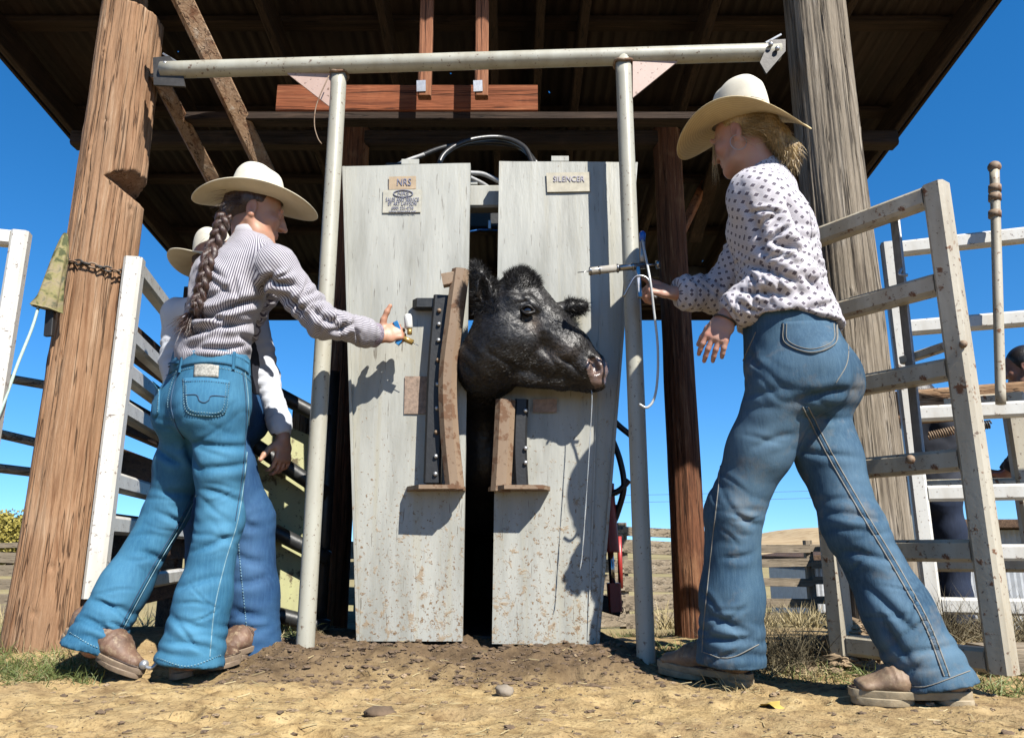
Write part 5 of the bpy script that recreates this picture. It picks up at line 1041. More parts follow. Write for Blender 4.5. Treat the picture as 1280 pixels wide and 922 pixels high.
    mk('feed_hose', *tube(bez([P(803, 300, y+.02), P(808, 325, y-.03), P(813, 352, y-.06), P(817, 385, y-.045), P(822, 430, y-.03), P(822, 470, y-.03), P(818, 497, y-.03), P(809, 509, y-.03), P(799, 505, y-.03)], 50), .0042, 8), dull('clear_hose', (.58, .60, .60), .1, 20, .3), g)
woman_print()
# ------------------------------------------------------------------ woman in the striped shirt (left)
def woman_stripe():
    fp, fc = A(.62, .78, 0), A(.66, .75, 0); rp = nz(np.cross(nz(fp), Z_)); rc = nz(np.cross(nz(fc), Z_))
    J = dict(pelvis=P(259, 500, 2.52), waist=P(264, 446, 2.50), chest=P(287, 352, 2.50), neck=P(314, 303, 2.50), head=P(319, 266, 2.50))
    J['hipL'] = J['pelvis']-rp*.082-Z_*.05; J['hipR'] = J['pelvis']+rp*.082-Z_*.05
    J['knL'] = P(208, 640, 2.62); J['ankL'] = P(116, 806, 2.54); J['knR'] = P(276, 650, 2.52); J['ankR'] = P(238, 822, 2.50)
    hL, tL = P(80, 822, 2.58), P(173, 854, 2.48); hL[2] = .12; tL[2] = gz(*tL[:2])+.006; hR, tR = P(214, 846, 2.50), P(300, 836, 2.62); hR[2] = gz(*hR[:2])+.002; tR[2] = gz(*tR[:2])+.004
    J['toeL'] = tL*.75+hL*.25+Z_*.04; J['toeR'] = tR*.75+hR*.25+Z_*.04
    J['shR'] = P(344, 332, 2.41); J['elR'] = P(402, 402, 2.46); J['wrR'] = P(474, 420, 2.63); J['shL'] = J['neck']-rc*.155-Z_*.06; J['elL'] = J['shL']+nz(fc)*.06-Z_*.23+rc*.02; J['wrL'] = J['elL']+nz(fc)*.05+Z_*.19+rc*.10
    hands = {'R': dict(w=J['wrR'], d=P(505, 411, 2.66)-P(474, 420, 2.63), n=A(.1, 1, -.1), s=A(0, 0, 1), curl=(.95, 1.25, .8), thumb=A(.35, -.25, 1.0), sc=.98), 'L': dict(w=J['wrL'], d=nz(fc)+rc*.3, n=-Z_, s=rc, curl=(.5, .6, .4))}
    jc = [(235, 552, 320, 560, 5, .008), (240, 590, 322, 575, 6, .008), (190, 560, 232, 580, 5, .008), (192, 610, 250, 622, 6, .007), (245, 610, 312, 628, 5, .006), (190, 640, 245, 655, 5, .007), (170, 690, 215, 700, 6, .008), (95, 770, 150, 790, 6, .009), (110, 745, 170, 770, 6, .006), (210, 770, 275, 790, 6, .006), (230, 690, 300, 670, 6, .007), (205, 735, 285, 720, 6, .006), (200, 800, 275, 812, 5, .008), (228, 545, 250, 590, 6, .012)]
    scr = [(250, 395, 335, 372, 5, .011), (225, 420, 320, 402, 5, .010), (230, 385, 300, 410, 6, .009), (300, 415, 322, 440, 5, .010), (240, 438, 310, 430, 4, .007), (330, 345, 372, 360, 5, .009), (320, 372, 345, 335, 5, .009), (350, 360, 385, 400, 5, .007), (385, 385, 430, 410, 5, .007), (405, 412, 450, 405, 4, .006), (215, 370, 240, 395, 5, .012), (218, 345, 235, 385, 5, .010), (290, 345, 300, 375, 4, .004)]
    jc += across((280, 600), (270, 700), 28, 6, 11)+across((260, 740), (240, 820), 34, 6, 12, 3.2, .004)+across((215, 620), (175, 720), 28, 6, 13)+across((150, 740), (120, 800), 32, 6, 14, 3.2, .0042)+across((255, 520), (255, 570), 40, 3, 15, 4, .003)
    scr += across((350, 340), (395, 395), 20, 5, 16, 3.5, .005)+across((400, 400), (455, 415), 16, 6, 17, 3.5, .005)+across((270, 330), (265, 430), 45, 6, 18, 5, .005, .6)
    t, L, R, jo, jb, so_, sb = person(J, 'woman with a long brown braid, cream hat, striped shirt and bright blue flared jeans', M['skin_a'], M['shirt_stripe'], M['denim_bright'], fp, fc, A(.93, .30, -.18), A(.10, 0, 1), hands,
        dict(waist=(.146, .106), hip=(.182, .126), th=.090, mid=.077, kn=.068, calf=.080, hem=.112, hemL=.092, calfL=.074, len=1.04, but=.054, butr=(.090, .084, .104)),
        dict(chest=(.158, .108), waist=(.142, .106), hem=(.142, .104), sh=.066, el=.052, fore=.048, cuff=.036, neck=.058), coarse=.8, jcrease=jc, screase=scr, headk=.98,
        fade=[(258, 505, 30, 25, .35), (215, 640, 25, 60, .25), (280, 640, 22, 70, .3), (150, 730, 30, 50, .25), (240, 750, 25, 60, .2), (300, 480, 20, 60, .2)])
    lt, nv = M['stitch'], M['stitch_navy']
    # waistband with gathered edge, loops, leather label, pocket
    wb = patch2(jb, [(210, 455), (232, 441), (268, 437), (300, 444), (321, 461)], [(206, 472), (230, 458), (266, 454), (298, 460), (319, 476)], 6, .0035, 'waistband', M['denim_bright'], jo)
    lay(jb, [(208, 470), (231, 457), (266, 453), (298, 459), (319, 474)], .0026, .0050, 'stitching', nv, wb, .007); lay(jb, [(211, 459), (232, 445), (268, 441), (300, 448), (321, 464)], .0026, .0050, 'stitching', nv, wb, .007)
    for q in ([(230, 440), (225, 466)], [(292, 441), (291, 462)]): lay(jb, q, .010, .0065, 'belt_loop', M['denim_bright'], jo)
    lay(jb, [(205, 476), (230, 462), (266, 459), (300, 466), (318, 482)], .0024, .0024, 'stitching', lt, jo, .009)
    lb = patch2(jb, [(244, 456), (258, 455), (274, 457)], [(243, 471), (258, 471), (273, 472)], 6, .0050, 'leather_label', dull('grey_label', (.42, .41, .36), .6, 160, .5, .2, .5), jo)
    pk = patch2(jb, [(229, 473), (257, 472), (288, 476)], [(233, 514), (255, 521), (281, 517)], 12, .0036, 'pocket', M['denim_bright'], jo)
    for ln in ([(230, 475), (233, 512), (255, 519), (280, 515), (286, 478)], [(233, 477), (236, 509), (255, 515), (277, 512), (283, 480)]): lay(jb, ln, .0024, .0056, 'stitching', lt, pk, .008)
    lay(jb, [(230, 478), (258, 477), (287, 480)], .0024, .0056, 'stitching', nv, pk, .007); lay(jb, [(232, 494), (246, 494), (250, 501), (256, 503), (261, 500), (265, 495), (283, 496)], .0028, .0056, 'stitching', nv, pk)
    pk2 = patch2(jb, [(191, 476), (196, 474), (201, 475)], [(191, 520), (194, 522), (199, 516)], 10, .0034, 'pocket', M['denim_bright'], jo); lay(jb, [(200, 478), (199, 500), (198, 515)], .0024, .0052, 'stitching', lt, pk2, .008)
    lay(jb, [(225, 463), (218, 480), (214, 505), (220, 530), (230, 548)], .0034, .0026, 'stitching', nv, jo); lay(jb, [(221, 463), (214, 482), (210, 505), (216, 528)], .0022, .0024, 'stitching', lt, jo, .008)
    lay(jb, [(306, 465), (310, 500), (310, 540), (306, 590), (297, 650), (282, 700), (268, 760), (262, 820)], .0026, .0026, 'stitching', lt, jo); lay(jb, [(303, 465), (307, 500), (307, 540), (303, 590), (294, 650)], .0024, .0024, 'stitching', nv, jo)
    for o in (0, 5): lay(jb, [(241+o, 618), (222+o, 655), (195+o, 700), (170+o, 745), (146+o, 790), (126+o, 824)], .0026, .0028, 'stitching', lt if o else nv, jo)
    lay(jb, [(243, 618), (224, 655), (197, 700), (172, 745), (148, 790), (128, 824)], .013, .0015, 'inseam', M['denim_bright'], jo)
    for ln in ([(88, 790), (115, 806), (150, 816)], [(197, 822), (235, 832), (276, 818)]): lay(jb, ln, .003, .0026, 'stitching', lt, jo, .009)
    # paisley cuff
    w, e = J['wrR'], J['elR']; d = nz(w-e); cf = sweep([w-d*.058, w-d*.05, w-d*.012, w-d*.006], circ(.0455, 24), sc=[.98, 1.03, .98, .86]); mk('cuff', *cf, M['cuff_paisley'], so_)
    # collar
    nk = J['neck']; cl = [nk+(J['head']-nk)*.22+(nz(fc)*math.cos(q)*.060+rc*math.sin(q)*.060)+Z_*(.004*math.cos(q)) for q in np.linspace(0.4, 5.9, 30)]
    mk('collar', *sweep(cl, rsec(.012, .045, .004), up=Z_), M['shirt_stripe'], so_, True, )
    boot(t, J['ankL'], hL, tL, M['boot_brown'], M['boot_sole'], sh=.028, w=.042, shaft=.044, toe_w=.66); boot(t, J['ankR'], hR, tR, M['boot_brown'], M['boot_sole'], sh=.028, w=.042, shaft=.044, toe_w=.66)
    # hair cap and three-strand braid
    hf, hu = R[1], R[2]; s = Sdf(J['head']-.16, J['head']+.16, .005); s.ell(L(0, -.026, .030), (.080, .088, .088), R, .02); s.ell(L(0, .088, -.030), (.11, .080, .105), R, .02, 'cut')
    for z in (-1, 1): s.ell(L(.078*z, .014, -.030), (.028, .034, .045), R, .012, 'cut')
    s.chain([L(-.01, -.08, -.02), L(0, -.10, -.05)], [.045, .026], .02); s.plane(L(0, 0, -.085), -hu); V, F = s.mesh(); N = vnormals(V, F); V = V+N*(.0025*fbm(V*A(70, 70, 24), 2))[:, None]; hc = mk('hair', V, F, M['hair_brown'], t)
    ctr = []
    for x, y_ in bez([A(281, 268, 0), A(274, 290, 0), A(264, 320, 0), A(257, 350, 0), A(250, 378, 0), A(245, 396, 0)], 90)[:, :2]:
        h, n = hit(sb, x, y_); ctr.append(np.array(h)+A(0, -.014, 0) if h is not None and y_ > 296 else P(x, y_, 2.40))
    ctr = np.array(ctr); ctr = np.stack([np.convolve(np.pad(ctr[:, k], 6, 'edge'), np.ones(13)/13, 'valid') for k in range(3)], 1); T, U, W_ = frames(ctr, up=A(0, -1, 0)); br = None; n = len(ctr); q = np.linspace(0, 7.2*math.pi, n); tp = np.linspace(1, .78, n)
    for k in range(3):
        ph = k*2*math.pi/3; pts = ctr+U*(.017*np.sin(q+ph)*tp)[:, None]+A(0, -1, 0)*(.0075*np.sin(2*(q+ph))*tp)[:, None]
        o = mk('braid_strand', *tube(pts, .0128, 10, sc=tp*(1+.05*fbm(pts*80, 2))), M['hair_brown'], hc)
    for k in range(1):
        ii = nr.integers(2, n-2, 620); p_ = ctr[ii]+nr.normal(size=(620, 3))*A(.012, .006, .006)+A(0, -.012, 0); dd = T[ii]+U[ii]*nr.normal(size=(620, 1))*.45+nr.normal(size=(620, 3))*.12; mks('flyaway_strands', *strands(p_, dd, .018+.022*nr.random(620), .0009, 4, .02, .12, 19), M['hair_brown'], hc)
    e = ctr[-1]; mk('hair_tie', *tube([e+A(0, 0, .012), e-A(.002, 0, .004)], .014, 10), M['boot_dark'], hc)
    p_ = e+nr.normal(size=(420, 3))*A(.010, .006, .010); mks('braid_tuft', *strands(p_, A(-.25, -.05, -.8)+nr.normal(size=p_.shape)*A(.42, .10, .22), .055+.045*nr.random(len(p_)), .0022, 5, .04, .09, 9), M['hair_brown'], hc)
    p_ = np.array([L(.07+.01*nr.random(), -.055+.018*nr.normal(), .005+.02*nr.normal()) for _ in range(90)]); mks('loose_strands', *strands(p_, -hf*.8-hu*.5+nr.normal(size=p_.shape)*.2, .05+.04*nr.random(len(p_)), .0013, 5, .1, .1, 8), M['hair_brown'], hc)
    hat(t, L(0, -.006, .046), A(.06, -.07, 1), hf, M['hat_cream'], (.080, .096, .125), (.158, .212), .018, .030, top_mat=M['hat_white'], band=M['hat_white'])
    # vaccine gun in her hand
    y = 2.665; g = thing('vaccine_gun', 'small vaccine gun with blue grip and white bottle held out toward the cow', 'syringe', P(505, 418, y)); brass = dull('amber_brass', (.50, .33, .10), .3, 30, .3, .5, .1)
    blue = dull('blue_grip', (.02, .20, .50), .2, 20, .4)
    mk('bottle', *tube([P(511, 411, y), P(511, 409, y), P(510, 396, y), P(510, 393, y)], .0150, 14, sc=[.7, 1, 1, .75]), dull('bottle_white', (.74, .74, .70), .12, 50, .35), g)
    mk('bottle_neck', *tube([P(512, 411, y), P(512, 418, y)], .009, 10), brass, g); mk('barrel', *tube([P(500, 421, y), P(516, 428, y)], .0105, 12), brass, g); mk('needle', *tube([P(516, 428, y), P(523, 432, y)], .0014, 5), M['chrome'], g)
    mk('grip', *sweep(bez([P(494, 402, y-.02), P(498, 412, y-.015), P(500, 424, y-.01), P(496, 430, y-.01)], 14), rsec(.018, .016), up=Y_), blue, g, 'auto'); mk('plunger', *tube([P(489, 416, y), P(502, 421, y)], .006, 8), M['chrome'], g)
woman_stripe()
# ------------------------------------------------------------------ person standing behind her, and two more by the right-hand gates
def bystanders():
    fp = fc = A(-.9, .15, 0); rp = nz(np.cross(nz(fp), Z_))
    J = dict(pelvis=P(282, 505, 2.80), waist=P(282, 452, 2.80), chest=P(278, 402, 2.80), neck=P(274, 370, 2.80), head=P(266, 338, 2.80)); J['hipL'] = J['pelvis']-rp*.085-Z_*.05; J['hipR'] = J['pelvis']+rp*.085-Z_*.05
    J['knL'] = P(312, 650, 2.78); J['ankL'] = P(318, 808, 2.78); J['knR'] = P(262, 650, 2.90); J['ankR'] = P(262, 790, 2.98)
    hL, tL = P(336, 826, 2.80), P(270, 838, 2.64); hR, tR = P(268, 800, 3.0), P(225, 806, 2.85)
    for p in (hL, tL, hR, tR): p[2] = gz(p[0], p[1])+.003
    J['toeL'] = tL*.7+hL*.3+Z_*.04; J['toeR'] = tR*.7+hR*.3+Z_*.04
    J['shL'] = P(314, 385, 2.83); J['elL'] = P(334, 475, 2.84); J['wrL'] = P(354, 548, 2.80); J['shR'] = P(222, 392, 2.90); J['elR'] = P(216, 455, 2.92); J['wrR'] = P(228, 520, 2.84)
    hands = {'L': dict(w=J['wrL'], d=A(.06, -.05, -1), n=A(-.8, .5, 0), s=A(-.5, -.8, 0), curl=(.45, .6, .5), thumb=A(-.5, -.6, -.8)), 'R': dict(w=J['wrR'], d=A(0, -.1, -1), n=A(.8, .2, 0), s=A(0, -1, 0))}
    t, L, R, jo, jb, so_, sb = person(J, 'person in cream hat and pale shirt half hidden behind the woman with the braid', M['skin_a'], M['shirt_pale'], M['denim_blue'], fp, fc, A(-.55, .80, -.15), A(0, 0, 1), hands,
        dict(waist=(.145, .105), hip=(.17, .12), th=.09, mid=.085, kn=.082, calf=.086, hem=.094, len=1.06), dict(chest=(.16, .11), waist=(.150, .112), hem=(.148, .108), sh=.056, el=.045, fore=.042, cuff=.036, neck=.056), coarse=1.25,
        jcrease=[(285, 690, 335, 705, 6, .008), (285, 730, 340, 720, 6, .009), (285, 760, 340, 772, 6, .010), (290, 790, 343, 780, 5, .010), (290, 650, 330, 660, 6, .007)], fade=[(310, 700, 20, 60, .3)])
    boot(t, J['ankL'], hL, tL, M['boot_brown'], M['boot_sole'], sh=.034, w=.046); boot(t, J['ankR'], hR, tR, M['boot_brown'], M['boot_sole'], sh=.034, w=.046)
    hat(t, L(0, -.006, .052), A(-.14, -.16, 1), R[1], M['hat_cream'], (.076, .092, .11), (.165, .175), .02, .045, top_mat=M['hat_white'], band=M['hat_band'])
    s = Sdf(J['head']-.16, J['head']+.16, .009); s.ell(L(0, -.024, .032), (.083, .092, .090), R, .02); s.ell(L(0, .09, -.03), (.10, .078, .10), R, .02, 'cut'); s.plane(L(0, 0, -.07), -Z_); V, F = s.mesh(); mk('hair', V, F, M['hair_brown'], t)
    s = Sdf(J['pelvis']-A(.3, .3, .1), J['neck']+A(.3, .3, .05), .011); rc = rp; s.tube(J['chest']+Z_*.03, J['waist'], rc, (.172, .122), (.164, .124), .04); s.tube(J['waist'], J['pelvis'], rp, (.164, .124), (.178, .130), .03); s.plane(J['pelvis']+Z_*.03, -Z_); s.plane(J['neck']-Z_*.06, Z_)
    V, F = s.mesh(); N = vnormals(V, F); V = V+N*(.004*fbm(V*14, 3))[:, None]; mk('vest', V, F, M['vest'], t)
    lay(jb, [(296, 640), (300, 700), (306, 760), (310, 805)], .003, .0026, 'stitching', M['stitch'], jo, .010)
    def standing(label, base, fwd, H, shirt, jeans, hair, arms, hatted=False):
        k = H/1.70; f = nz(fwd); r = nz(np.cross(f, Z_)); b = A(base[0], base[1], float(gz(*base))); q = lambda rr, ff, z: b+(r*rr+f*ff+Z_*z)*k
        J = dict(pelvis=q(0, 0, .95), waist=q(0, 0, 1.06), chest=q(0, .02, 1.28), neck=q(0, .01, 1.45), head=q(0, .05, 1.575))
        for s_, z in (('L', -1), ('R', 1)):
            J['hip'+s_] = q(.085*z, 0, .90); J['kn'+s_] = q(.10*z, .02, .50); J['ank'+s_] = q(.11*z, -.02, .10); J['toe'+s_] = q(.12*z, .14, .06); J['sh'+s_] = q(.17*z, 0, 1.40)
            a = arms[s_]; J['el'+s_] = q(*a[0]); J['wr'+s_] = q(*a[1])
        hands = {s_: dict(w=J['wr'+s_], d=nz(J['wr'+s_]-J['el'+s_]), n=-r if s_ == 'R' else r, s=f+Z_*.2, curl=(.5, .6, .4)) for s_ in 'LR'}
        t, L, R, jo, jb, so_, sb = person(J, label, M['skin_c'], shirt, jeans, f, f, f-Z_*.2, Z_, hands, dict(waist=(.15, .11), hip=(.175, .125), th=.092, mid=.085, kn=.072, calf=.068, hem=.075, len=1.0), dict(chest=(.165, .115), waist=(.155, .115), hem=(.165, .12), hem2=(.18, .13), sh=.064, el=.052, fore=.048, cuff=.04), coarse=1.6, shirt_hem=(J['pelvis']+Z_*.02, -Z_), tuck=False)
        for s_, z in (('L', -1), ('R', 1)): boot(t, J['ank'+s_], q(.11*z, -.08, .003), q(.13*z, .20, .003), M['boot_dark'], M['boot_sole'])
        s = Sdf(J['head']-.16, J['head']+.16, .009); s.ell(L(0, -.022, .034), (.084, .096, .094), R, .02); s.ell(L(0, .09, -.03), (.10, .075, .10), R, .02, 'cut'); s.plane(L(0, 0, -.07), -Z_); V, F = s.mesh(); mk('hair', V, F, hair, t); return t
    standing('person in navy shirt and dark jeans working behind the far white gates', (2.28, 4.2), A(.75, .4, 0), 1.36, M['shirt_navy'], M['denim_dark'], M['hair_black'], {'L': ((-.22, .04, 1.14), (-.16, .26, 1.12)), 'R': ((.20, .12, 1.16), (.12, .38, 1.10))})
    standing('dark haired person in dark clothes beside the white steel frame', (3.03, 4.3), A(-.7, .5, 0), 1.62, M['shirt_navy'], M['denim_dark'], M['hair_black'], {'L': ((-.22, .05, 1.12), (-.18, .20, .92)), 'R': ((.22, .05, 1.12), (.16, .24, .95))})
bystanders()
# ------------------------------------------------------------------ small things: chain, bag, rope, grass, clods, leaves
def post_ring(cx, cy, z, r, f0, f1, n): return [A(cx+r*math.cos(a), cy+r*math.sin(a), z(a)) for a in np.linspace(f0, f1, n)]
ct_ = thing('chain', 'steel chain wrapped round the tan notched post', 'chain', (-1.648, 2.87, zat(330, 2.72)))
zc = zat(325, 2.72); ring = post_ring(-1.648, 2.87, lambda a: zc+.010*math.sin(2*a+.6)-.018*max(0, math.cos(a)), .142, math.pi+.15, 2*math.pi-.05, 17)
for i in range(len(ring)-1):
    a, b = ring[i], ring[i+1]; d = nz(b-a); o = nz(A(*(a+b)[:2]/2, 0)-A(-1.648, 2.87, 0)); v = nz(np.cross(d, o)) if i % 2 else o; c = (a+b)/2; L = np.linalg.norm(b-a)*.62
    mk('link', *sweep([c+d*L*math.cos(q)+v*.0095*math.sin(q) for q in np.linspace(0, 6.283, 17)], circ(.0038, 6)), M['steel_dark'] if i % 3 else M['rust'], ct_)
# bundled cloth bag tied to the post, with a strap and a rope
bg = thing('cloth_bag', 'drab camouflage cloth bundle hanging on the outer side of the tan notched post', 'bag', P(60, 380, 2.7))
mcm = NT('camouflage_cloth', .9, 0, .2); nc = mcm.noise(mcm.obj, 22, 4, .5, .8); mcm.col(mcm.ramp(nc, [(.38, (.10, .11, .05)), (.46, (.30, .27, .12)), (.56, (.34, .28, .17)), (.64, (.15, .16, .10))])); mcm.bump(mcm.noise(mcm.obj, 60, 4), .4, .004)
pts = bez([P(82, 292, 2.70), P(77, 315, 2.69), P(69, 345, 2.68), P(62, 372, 2.67), P(57, 386, 2.67)], 30); th = np.arange(28)*2*math.pi/28; V = []
T, U, W_ = frames(pts, up=A(0, -1, 0))
for i, p in enumerate(pts):
    s = i/29; w = .008+.045*s**.8; 
    for a in th: rr = w*(1+.13*math.sin(5*a+3*s)+.08*math.sin(9*a-5*s)); V.append(p+U[i]*rr*math.cos(a)+W_[i]*rr*.8*math.sin(a))
n = 28; F = [[i*n+j, i*n+(j+1) % n, (i+1)*n+(j+1) % n, (i+1)*n+j] for i in range(29) for j in range(n)]+[list(range(n)), list(range(29*n, 30*n))[::-1]]
mk('cloth', np.array(V), F, mcm.m, bg); mk('black_tip', *tube([P(55, 376, 2.665), P(51, 384, 2.665)], .016, 10, sc=[1, .7]), M['rubber'], bg); mk('strap', *bar(P(64, 384, 2.68), P(61, 420, 2.68), .03, .02, up=Y_), M['rubber'], bg, 'auto')
mk('rope', *tube(bez([P(49, 380, 2.66), P(40, 410, 2.6), P(22, 455, 2.45), P(2, 510, 2.34), P(-20, 560, 2.3)], 30), .0052, 8), dull('pale_green_rope', (.42, .55, .48), .3, 200, .8), bg)
mk('paint_mark', *plate([P(110, 371, 2.713), P(116, 369, 2.713), P(109, 412, 2.70), P(103, 414, 2.70)][::-1], -Y_, .002), dull('pale_green_chalk', (.40, .50, .38), .3, 40, .9), bg) if False else None
# ---- clods of dirt
def clods(name, n, fx, size, mat, seed, sink=.35, heap=None):
    r_ = np.random.default_rng(seed); phi = (1+5**.5)/2
    ico = np.array([(-1, phi, 0), (1, phi, 0), (-1, -phi, 0), (1, -phi, 0), (0, -1, phi), (0, 1, phi), (0, -1, -phi), (0, 1, -phi), (phi, 0, -1), (phi, 0, 1), (-phi, 0, -1), (-phi, 0, 1)]); ico /= np.linalg.norm(ico[0])
    fc_ = np.array([(0, 11, 5), (0, 5, 1), (0, 1, 7), (0, 7, 10), (0, 10, 11), (1, 5, 9), (5, 11, 4), (11, 10, 2), (10, 7, 6), (7, 1, 8), (3, 9, 4), (3, 4, 2), (3, 2, 6), (3, 6, 8), (3, 8, 9), (4, 9, 5), (2, 4, 11), (6, 2, 10), (8, 6, 7), (9, 8, 1)])
    e = {}; V = list(ico); F = []
    def mid(a, b):
        k = (min(a, b), max(a, b))
        if k not in e: e[k] = len(V); V.append(nz((V[a]+V[b])/2))
        return e[k]
    for a, b, c in fc_: x, y, z = mid(a, b), mid(b, c), mid(c, a); F += [(a, x, z), (b, y, x), (c, z, y), (x, y, z)]
    V = np.array(V); F = np.array(F); xy = fx(r_, n); n = len(xy); s = size(r_, n); z = gzn(xy[:, 0], xy[:, 1]); VV, FF = [], []
    if heap: z = z+heap[2]*np.exp(-((xy[:, 0]-heap[0])**2+(xy[:, 1]-heap[1])**2)/(2*heap[3]**2))*r_.random(n)**.35
    for i in range(n):
        v = V*(1+.42*r_.normal(size=(len(V), 1))*.55)*s[i]*(r_.uniform(.7, 1.3, 3)*A(1.25, 1, .5)); VV.append(v+A(xy[i, 0], xy[i, 1], z[i]+s[i]*(.5-sink))); FF.append(F+i*len(V))
    return prop(mk(name, np.concatenate(VV), np.concatenate(FF), mat, None, False), name.replace('_', ' ')+' scattered on the trampled ground' if False else None, None, None, 'stuff')
def near_mound(r_, n):
    xy = np.stack([r_.uniform(-1.0, .6, n*3), 2.36+.5*r_.random(n*3)], 1); return xy[r_.random(n*3) < .12+damp(xy[:, 0], xy[:, 1])][:n]
clods('dirt_clods', 2100, near_mound, lambda r_, n: .0024+.009*r_.random(n)**5, M['clod'], 1)
clods('dirt_clods', 1500, lambda r_, n: np.stack([r_.uniform(-1.9, 1.9, n), 1.6+1.2*r_.random(n)], 1), lambda r_, n: .0016+.008*r_.random(n)**8, M['clodlight'], 2)
clods('dirt_clods', 1800, lambda r_, n: np.stack([r_.uniform(-1.7, 1.7, n), 1.7+1.0*r_.random(n)], 1), lambda r_, n: .0014+.009*r_.random(n)**9, M['clod'], 3)
hc_ = P(1074, 790, 2.56); clods('dirt_clods', 500, lambda r_, n: np.stack([hc_[0]+.055*r_.normal(size=n), 2.62+.045*r_.normal(size=n)], 1), lambda r_, n: .006+.022*r_.random(n)**2, M['clodlight'], 4, .3, (hc_[0], 2.62, .13, .05))
# ---- grass and straw
def tufts(name, boxes, mat, L, w, seed, lean=.5, grav=.25):
    r_ = np.random.default_rng(seed); R_, D_ = [], []
    for x0, x1, y0, y1, n in boxes:
        c = np.stack([r_.uniform(x0, x1, max(3, n//22)), r_.uniform(y0, y1, max(3, n//22))], 1); k = r_.integers(0, len(c), n); xy = c[k]+r_.normal(size=(n, 2))*.025
        R_.append(np.stack([xy[:, 0], xy[:, 1], gzn(xy[:, 0], xy[:, 1])-.004], 1)); d = r_.normal(size=(n, 3))*lean; d[:, 2] = 1; D_.append(d/np.linalg.norm(d, axis=1)[:, None])
    R_, D_ = np.concatenate(R_), np.concatenate(D_); LL = L*(.4+.9*r_.random(len(R_)))
    return prop(mk(name, *strands(R_, D_, LL, w, 4, grav, .12, seed), mat), kind='stuff')
G_ = lambda px, py: PZ(px, py, .03)
tufts('grass', [(-1.95, -1.30, 2.42, 2.72, 2600), (-1.95, -1.6, 2.7, 3.0, 500), (-1.2, -.75, 2.85, 3.3, 900), (.52, .80, 2.75, 3.1, 500), (.60, 1.15, 4.4, 4.8, 700), (1.32, 1.75, 2.2, 2.5, 900), (.85, 1.1, 2.45, 2.6, 260)], M['grass'], .060, .0030, 1, .6, .22)
tufts('dry_grass', [(-1.95, -1.30, 2.42, 2.74, 900), (.55, 1.05, 2.5, 2.75, 1500), (.50, .72, 2.3, 2.42, 130), (1.2, 1.8, 2.35, 2.7, 700), (-1.1, -.7, 2.75, 3.2, 500), (.5, 1.2, 4.3, 4.9, 500)], M['straw'], .070, .0026, 2, 1.1, .25)
M['weed'] = dull('dry_weed', (.16, .13, .07), .5, 3, .8, 0, 0)
tufts('dry_weeds', [(.74, 1.05, 2.58, 2.8, 900), (1.45, 1.95, 2.75, 3.2, 900)], M['weed'], .20, .0028, 3, .65, .14)
tufts('field_grass', [(-12, -4, 9, 15, 2500), (1.5, 7, 8, 11.2, 3200)], M['straw'], .30, .012, 4, .4, .1)
r_ = np.random.default_rng(9); n = 520; xy = np.stack([r_.uniform(-1.7, 1.7, n), r_.uniform(1.6, 2.75, n)], 1); d = np.stack([r_.normal(size=n), r_.normal(size=n), .05*r_.normal(size=n)], 1); d /= np.linalg.norm(d, axis=1)[:, None]
prop(mk('straw_bits', *strands(np.stack([xy[:, 0], xy[:, 1], gzn(xy[:, 0], xy[:, 1])+.004], 1), d, .012+.035*r_.random(n), .0022, 2, 0, .1, 10, False), M['straw']), kind='stuff')
# ---- fallen leaves, stones and manure
def leaf(px, py, size, rot, mat, label, nm='fallen_leaf', cat='leaf'):
    g = None
    for _ in range(1):
        p = PZ(px, py, .0)
        for it in range(6): p = PZ(px, py, float(gzn(p[0], p[1])[0]))
    n = 12; V = [p+Z_*.008]; F = []
    for i in range(n):
        a = 2*math.pi*i/n; rr = size*(1 if i % 2 else .62)*(1.2 if abs(math.cos(a)) > .8 else .8); q = a+rot; V.append(p+A(rr*math.cos(q), rr*math.sin(q)*.9, .006+.007*math.sin(a*2+rot)*size/.03))
    F = [[0, 1+i, 1+(i+1) % n] for i in range(n)]; V = np.array(V); return prop(mk(nm, np.concatenate([V, V-Z_*.0008]), F+[[a+n+1 for a in f[::-1]] for f in F], mat), label, cat)
leaf(428, 834, .030, .4, M['leafyellow'], 'yellow fallen leaf by the foot of the left frame pipe'); leaf(556, 847, .032, 1.3, M['leafyellow'], 'yellow fallen leaf in front of the left head gate door'); leaf(702, 846, .024, 2.2, dull('pale_leaf', (.52, .40, .18), .2, 30), 'pale yellow fallen leaf in front of the right head gate door'); leaf(963, 884, .034, .1, dull('yellow_twig_leaf', (.60, .44, .10), .2, 30), 'long yellow leaf on the dirt between the boots of the woman in print shirt')
def lump(px, py, s, mat, label, nm, cat, flat=.6):
    p = PZ(px, py, .0)
    for it in range(6): p = PZ(px, py, float(gzn(p[0], p[1])[0]))
    V, F = ball((0, 0, 0), 1., 16, 10); V = V*A(s, s*.8, s*flat)*(1+.28*fbm(V*1.6+px, 3))[:, None]; return prop(mk(nm, V+p+Z_*s*flat*.35, F, mat), label, cat)
lump(630, 866, .026, M['stone'], 'grey brown stone lying on the bare dirt in front of the chute', 'stone', 'stone'); lump(475, 892, .036, M['clod'], 'dark manure lump on the dirt in the open foreground', 'manure_lump', 'manure', .4); lump(378, 838, .018, M['rubber'], 'small black lump beside the left frame pipe', 'black_lump', 'stone'); lump(775, 872, .030, M['clod'], 'dark flat manure lump in front of the right frame pipe', 'manure_lump', 'manure', .3)
lump(500, 833, .022, M['stone'], 'tan stone half buried in the mound below the left head gate door', 'stone', 'stone')
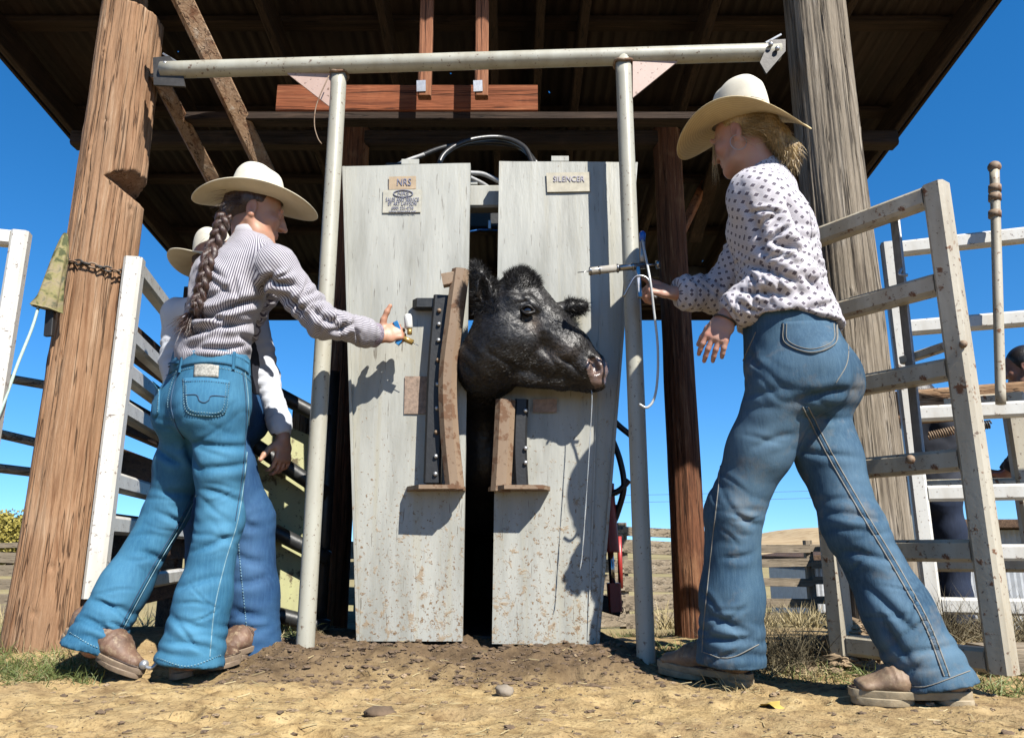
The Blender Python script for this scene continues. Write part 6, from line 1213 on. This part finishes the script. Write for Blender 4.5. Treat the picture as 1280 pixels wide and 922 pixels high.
sp = M['galv']; mk_ = thing('spur', 'silver spur on the heel of the woman in flared jeans', 'spur', P(187, 832, 2.5)); mk('spur_band', *tube(bez([P(198, 826, 2.48), P(190, 834, 2.47), P(182, 833, 2.47)], 10), .006, 8), sp, mk_); mk('rowel', *tube([P(180, 830, 2.475), P(180, 830, 2.465)], .014, 12), sp, mk_)
# ---- autumn trees far off, power lines
M['leaf_autumn'] = dull('autumn_leaves', (.34, .28, .05), .5, 2, .7, 0, 0); M['trunk'] = M['plank_y']
def tree(x, y, h, w, label, seed):
    r_ = np.random.default_rng(seed); z = float(gz(x, y)); t = thing('autumn_tree', label, 'tree', (x, y, z), 'autumn trees far beyond the plank fence')
    mk('trunk', *tube(bez([A(x, y, z-.2), A(x+.1, y, z+h*.3), A(x-.05, y, z+h*.7)], 10), .22, 8, sc=np.linspace(1, .3, 10)), M['trunk'], t); n = 15000; k = 34
    c = np.stack([r_.normal(size=k)*w*.33, r_.normal(size=k)*w*.33, h*(.3+.62*r_.random(k))], 1); rad = w*(.12+.16*r_.random(k)); i = r_.integers(0, k, n); v = r_.normal(size=(n, 3)); v /= np.linalg.norm(v, axis=1)[:, None]
    p = A(x, y, z)+c[i]+v*(rad[i]*r_.random(n)**.4)[:, None]; d = r_.normal(size=(n, 3)); d /= np.linalg.norm(d, axis=1)[:, None]; mk('crown', *strands(p, d, .15, .10, 1, 0, 0, seed, False), M['leaf_autumn'], t)
tree(-27, 42, 2.9, 3.6, 'round yellow green autumn tree showing above the grey plank fence', 1); tree(-31.5, 44, 3.3, 4, 'taller yellow green autumn tree behind the round one above the grey plank fence', 2)
for ya, yb, lb in ((618, 607, 'upper of two close thin power lines crossing the sky behind the reddish post'), (627, 616, 'lower of two close thin power lines crossing the sky behind the reddish post'), (697, 694, 'single thin power line low over the far plank fence tops')):
    q = thing('power_line', lb, 'cable', P(900, ya, 70), 'power lines'); mk('wire', *tube(bez([P(300, ya+4, 70), P(820, ya, 70), P(1500, yb-8, 70)], 20), .016, 5), M['steel_dark'], q)
# kerb stone at the right edge
k0, k1 = P(1225, 845, 2.55), P(1420, 838, 2.6); prop(mk('timber_sill', *bar((k0[0], 2.55, .06), (k1[0]+.4, 2.6, .06), .12, .09), M['fence_x'], None, 'auto'), 'weathered timber sill on the ground under the right gates', 'timber')
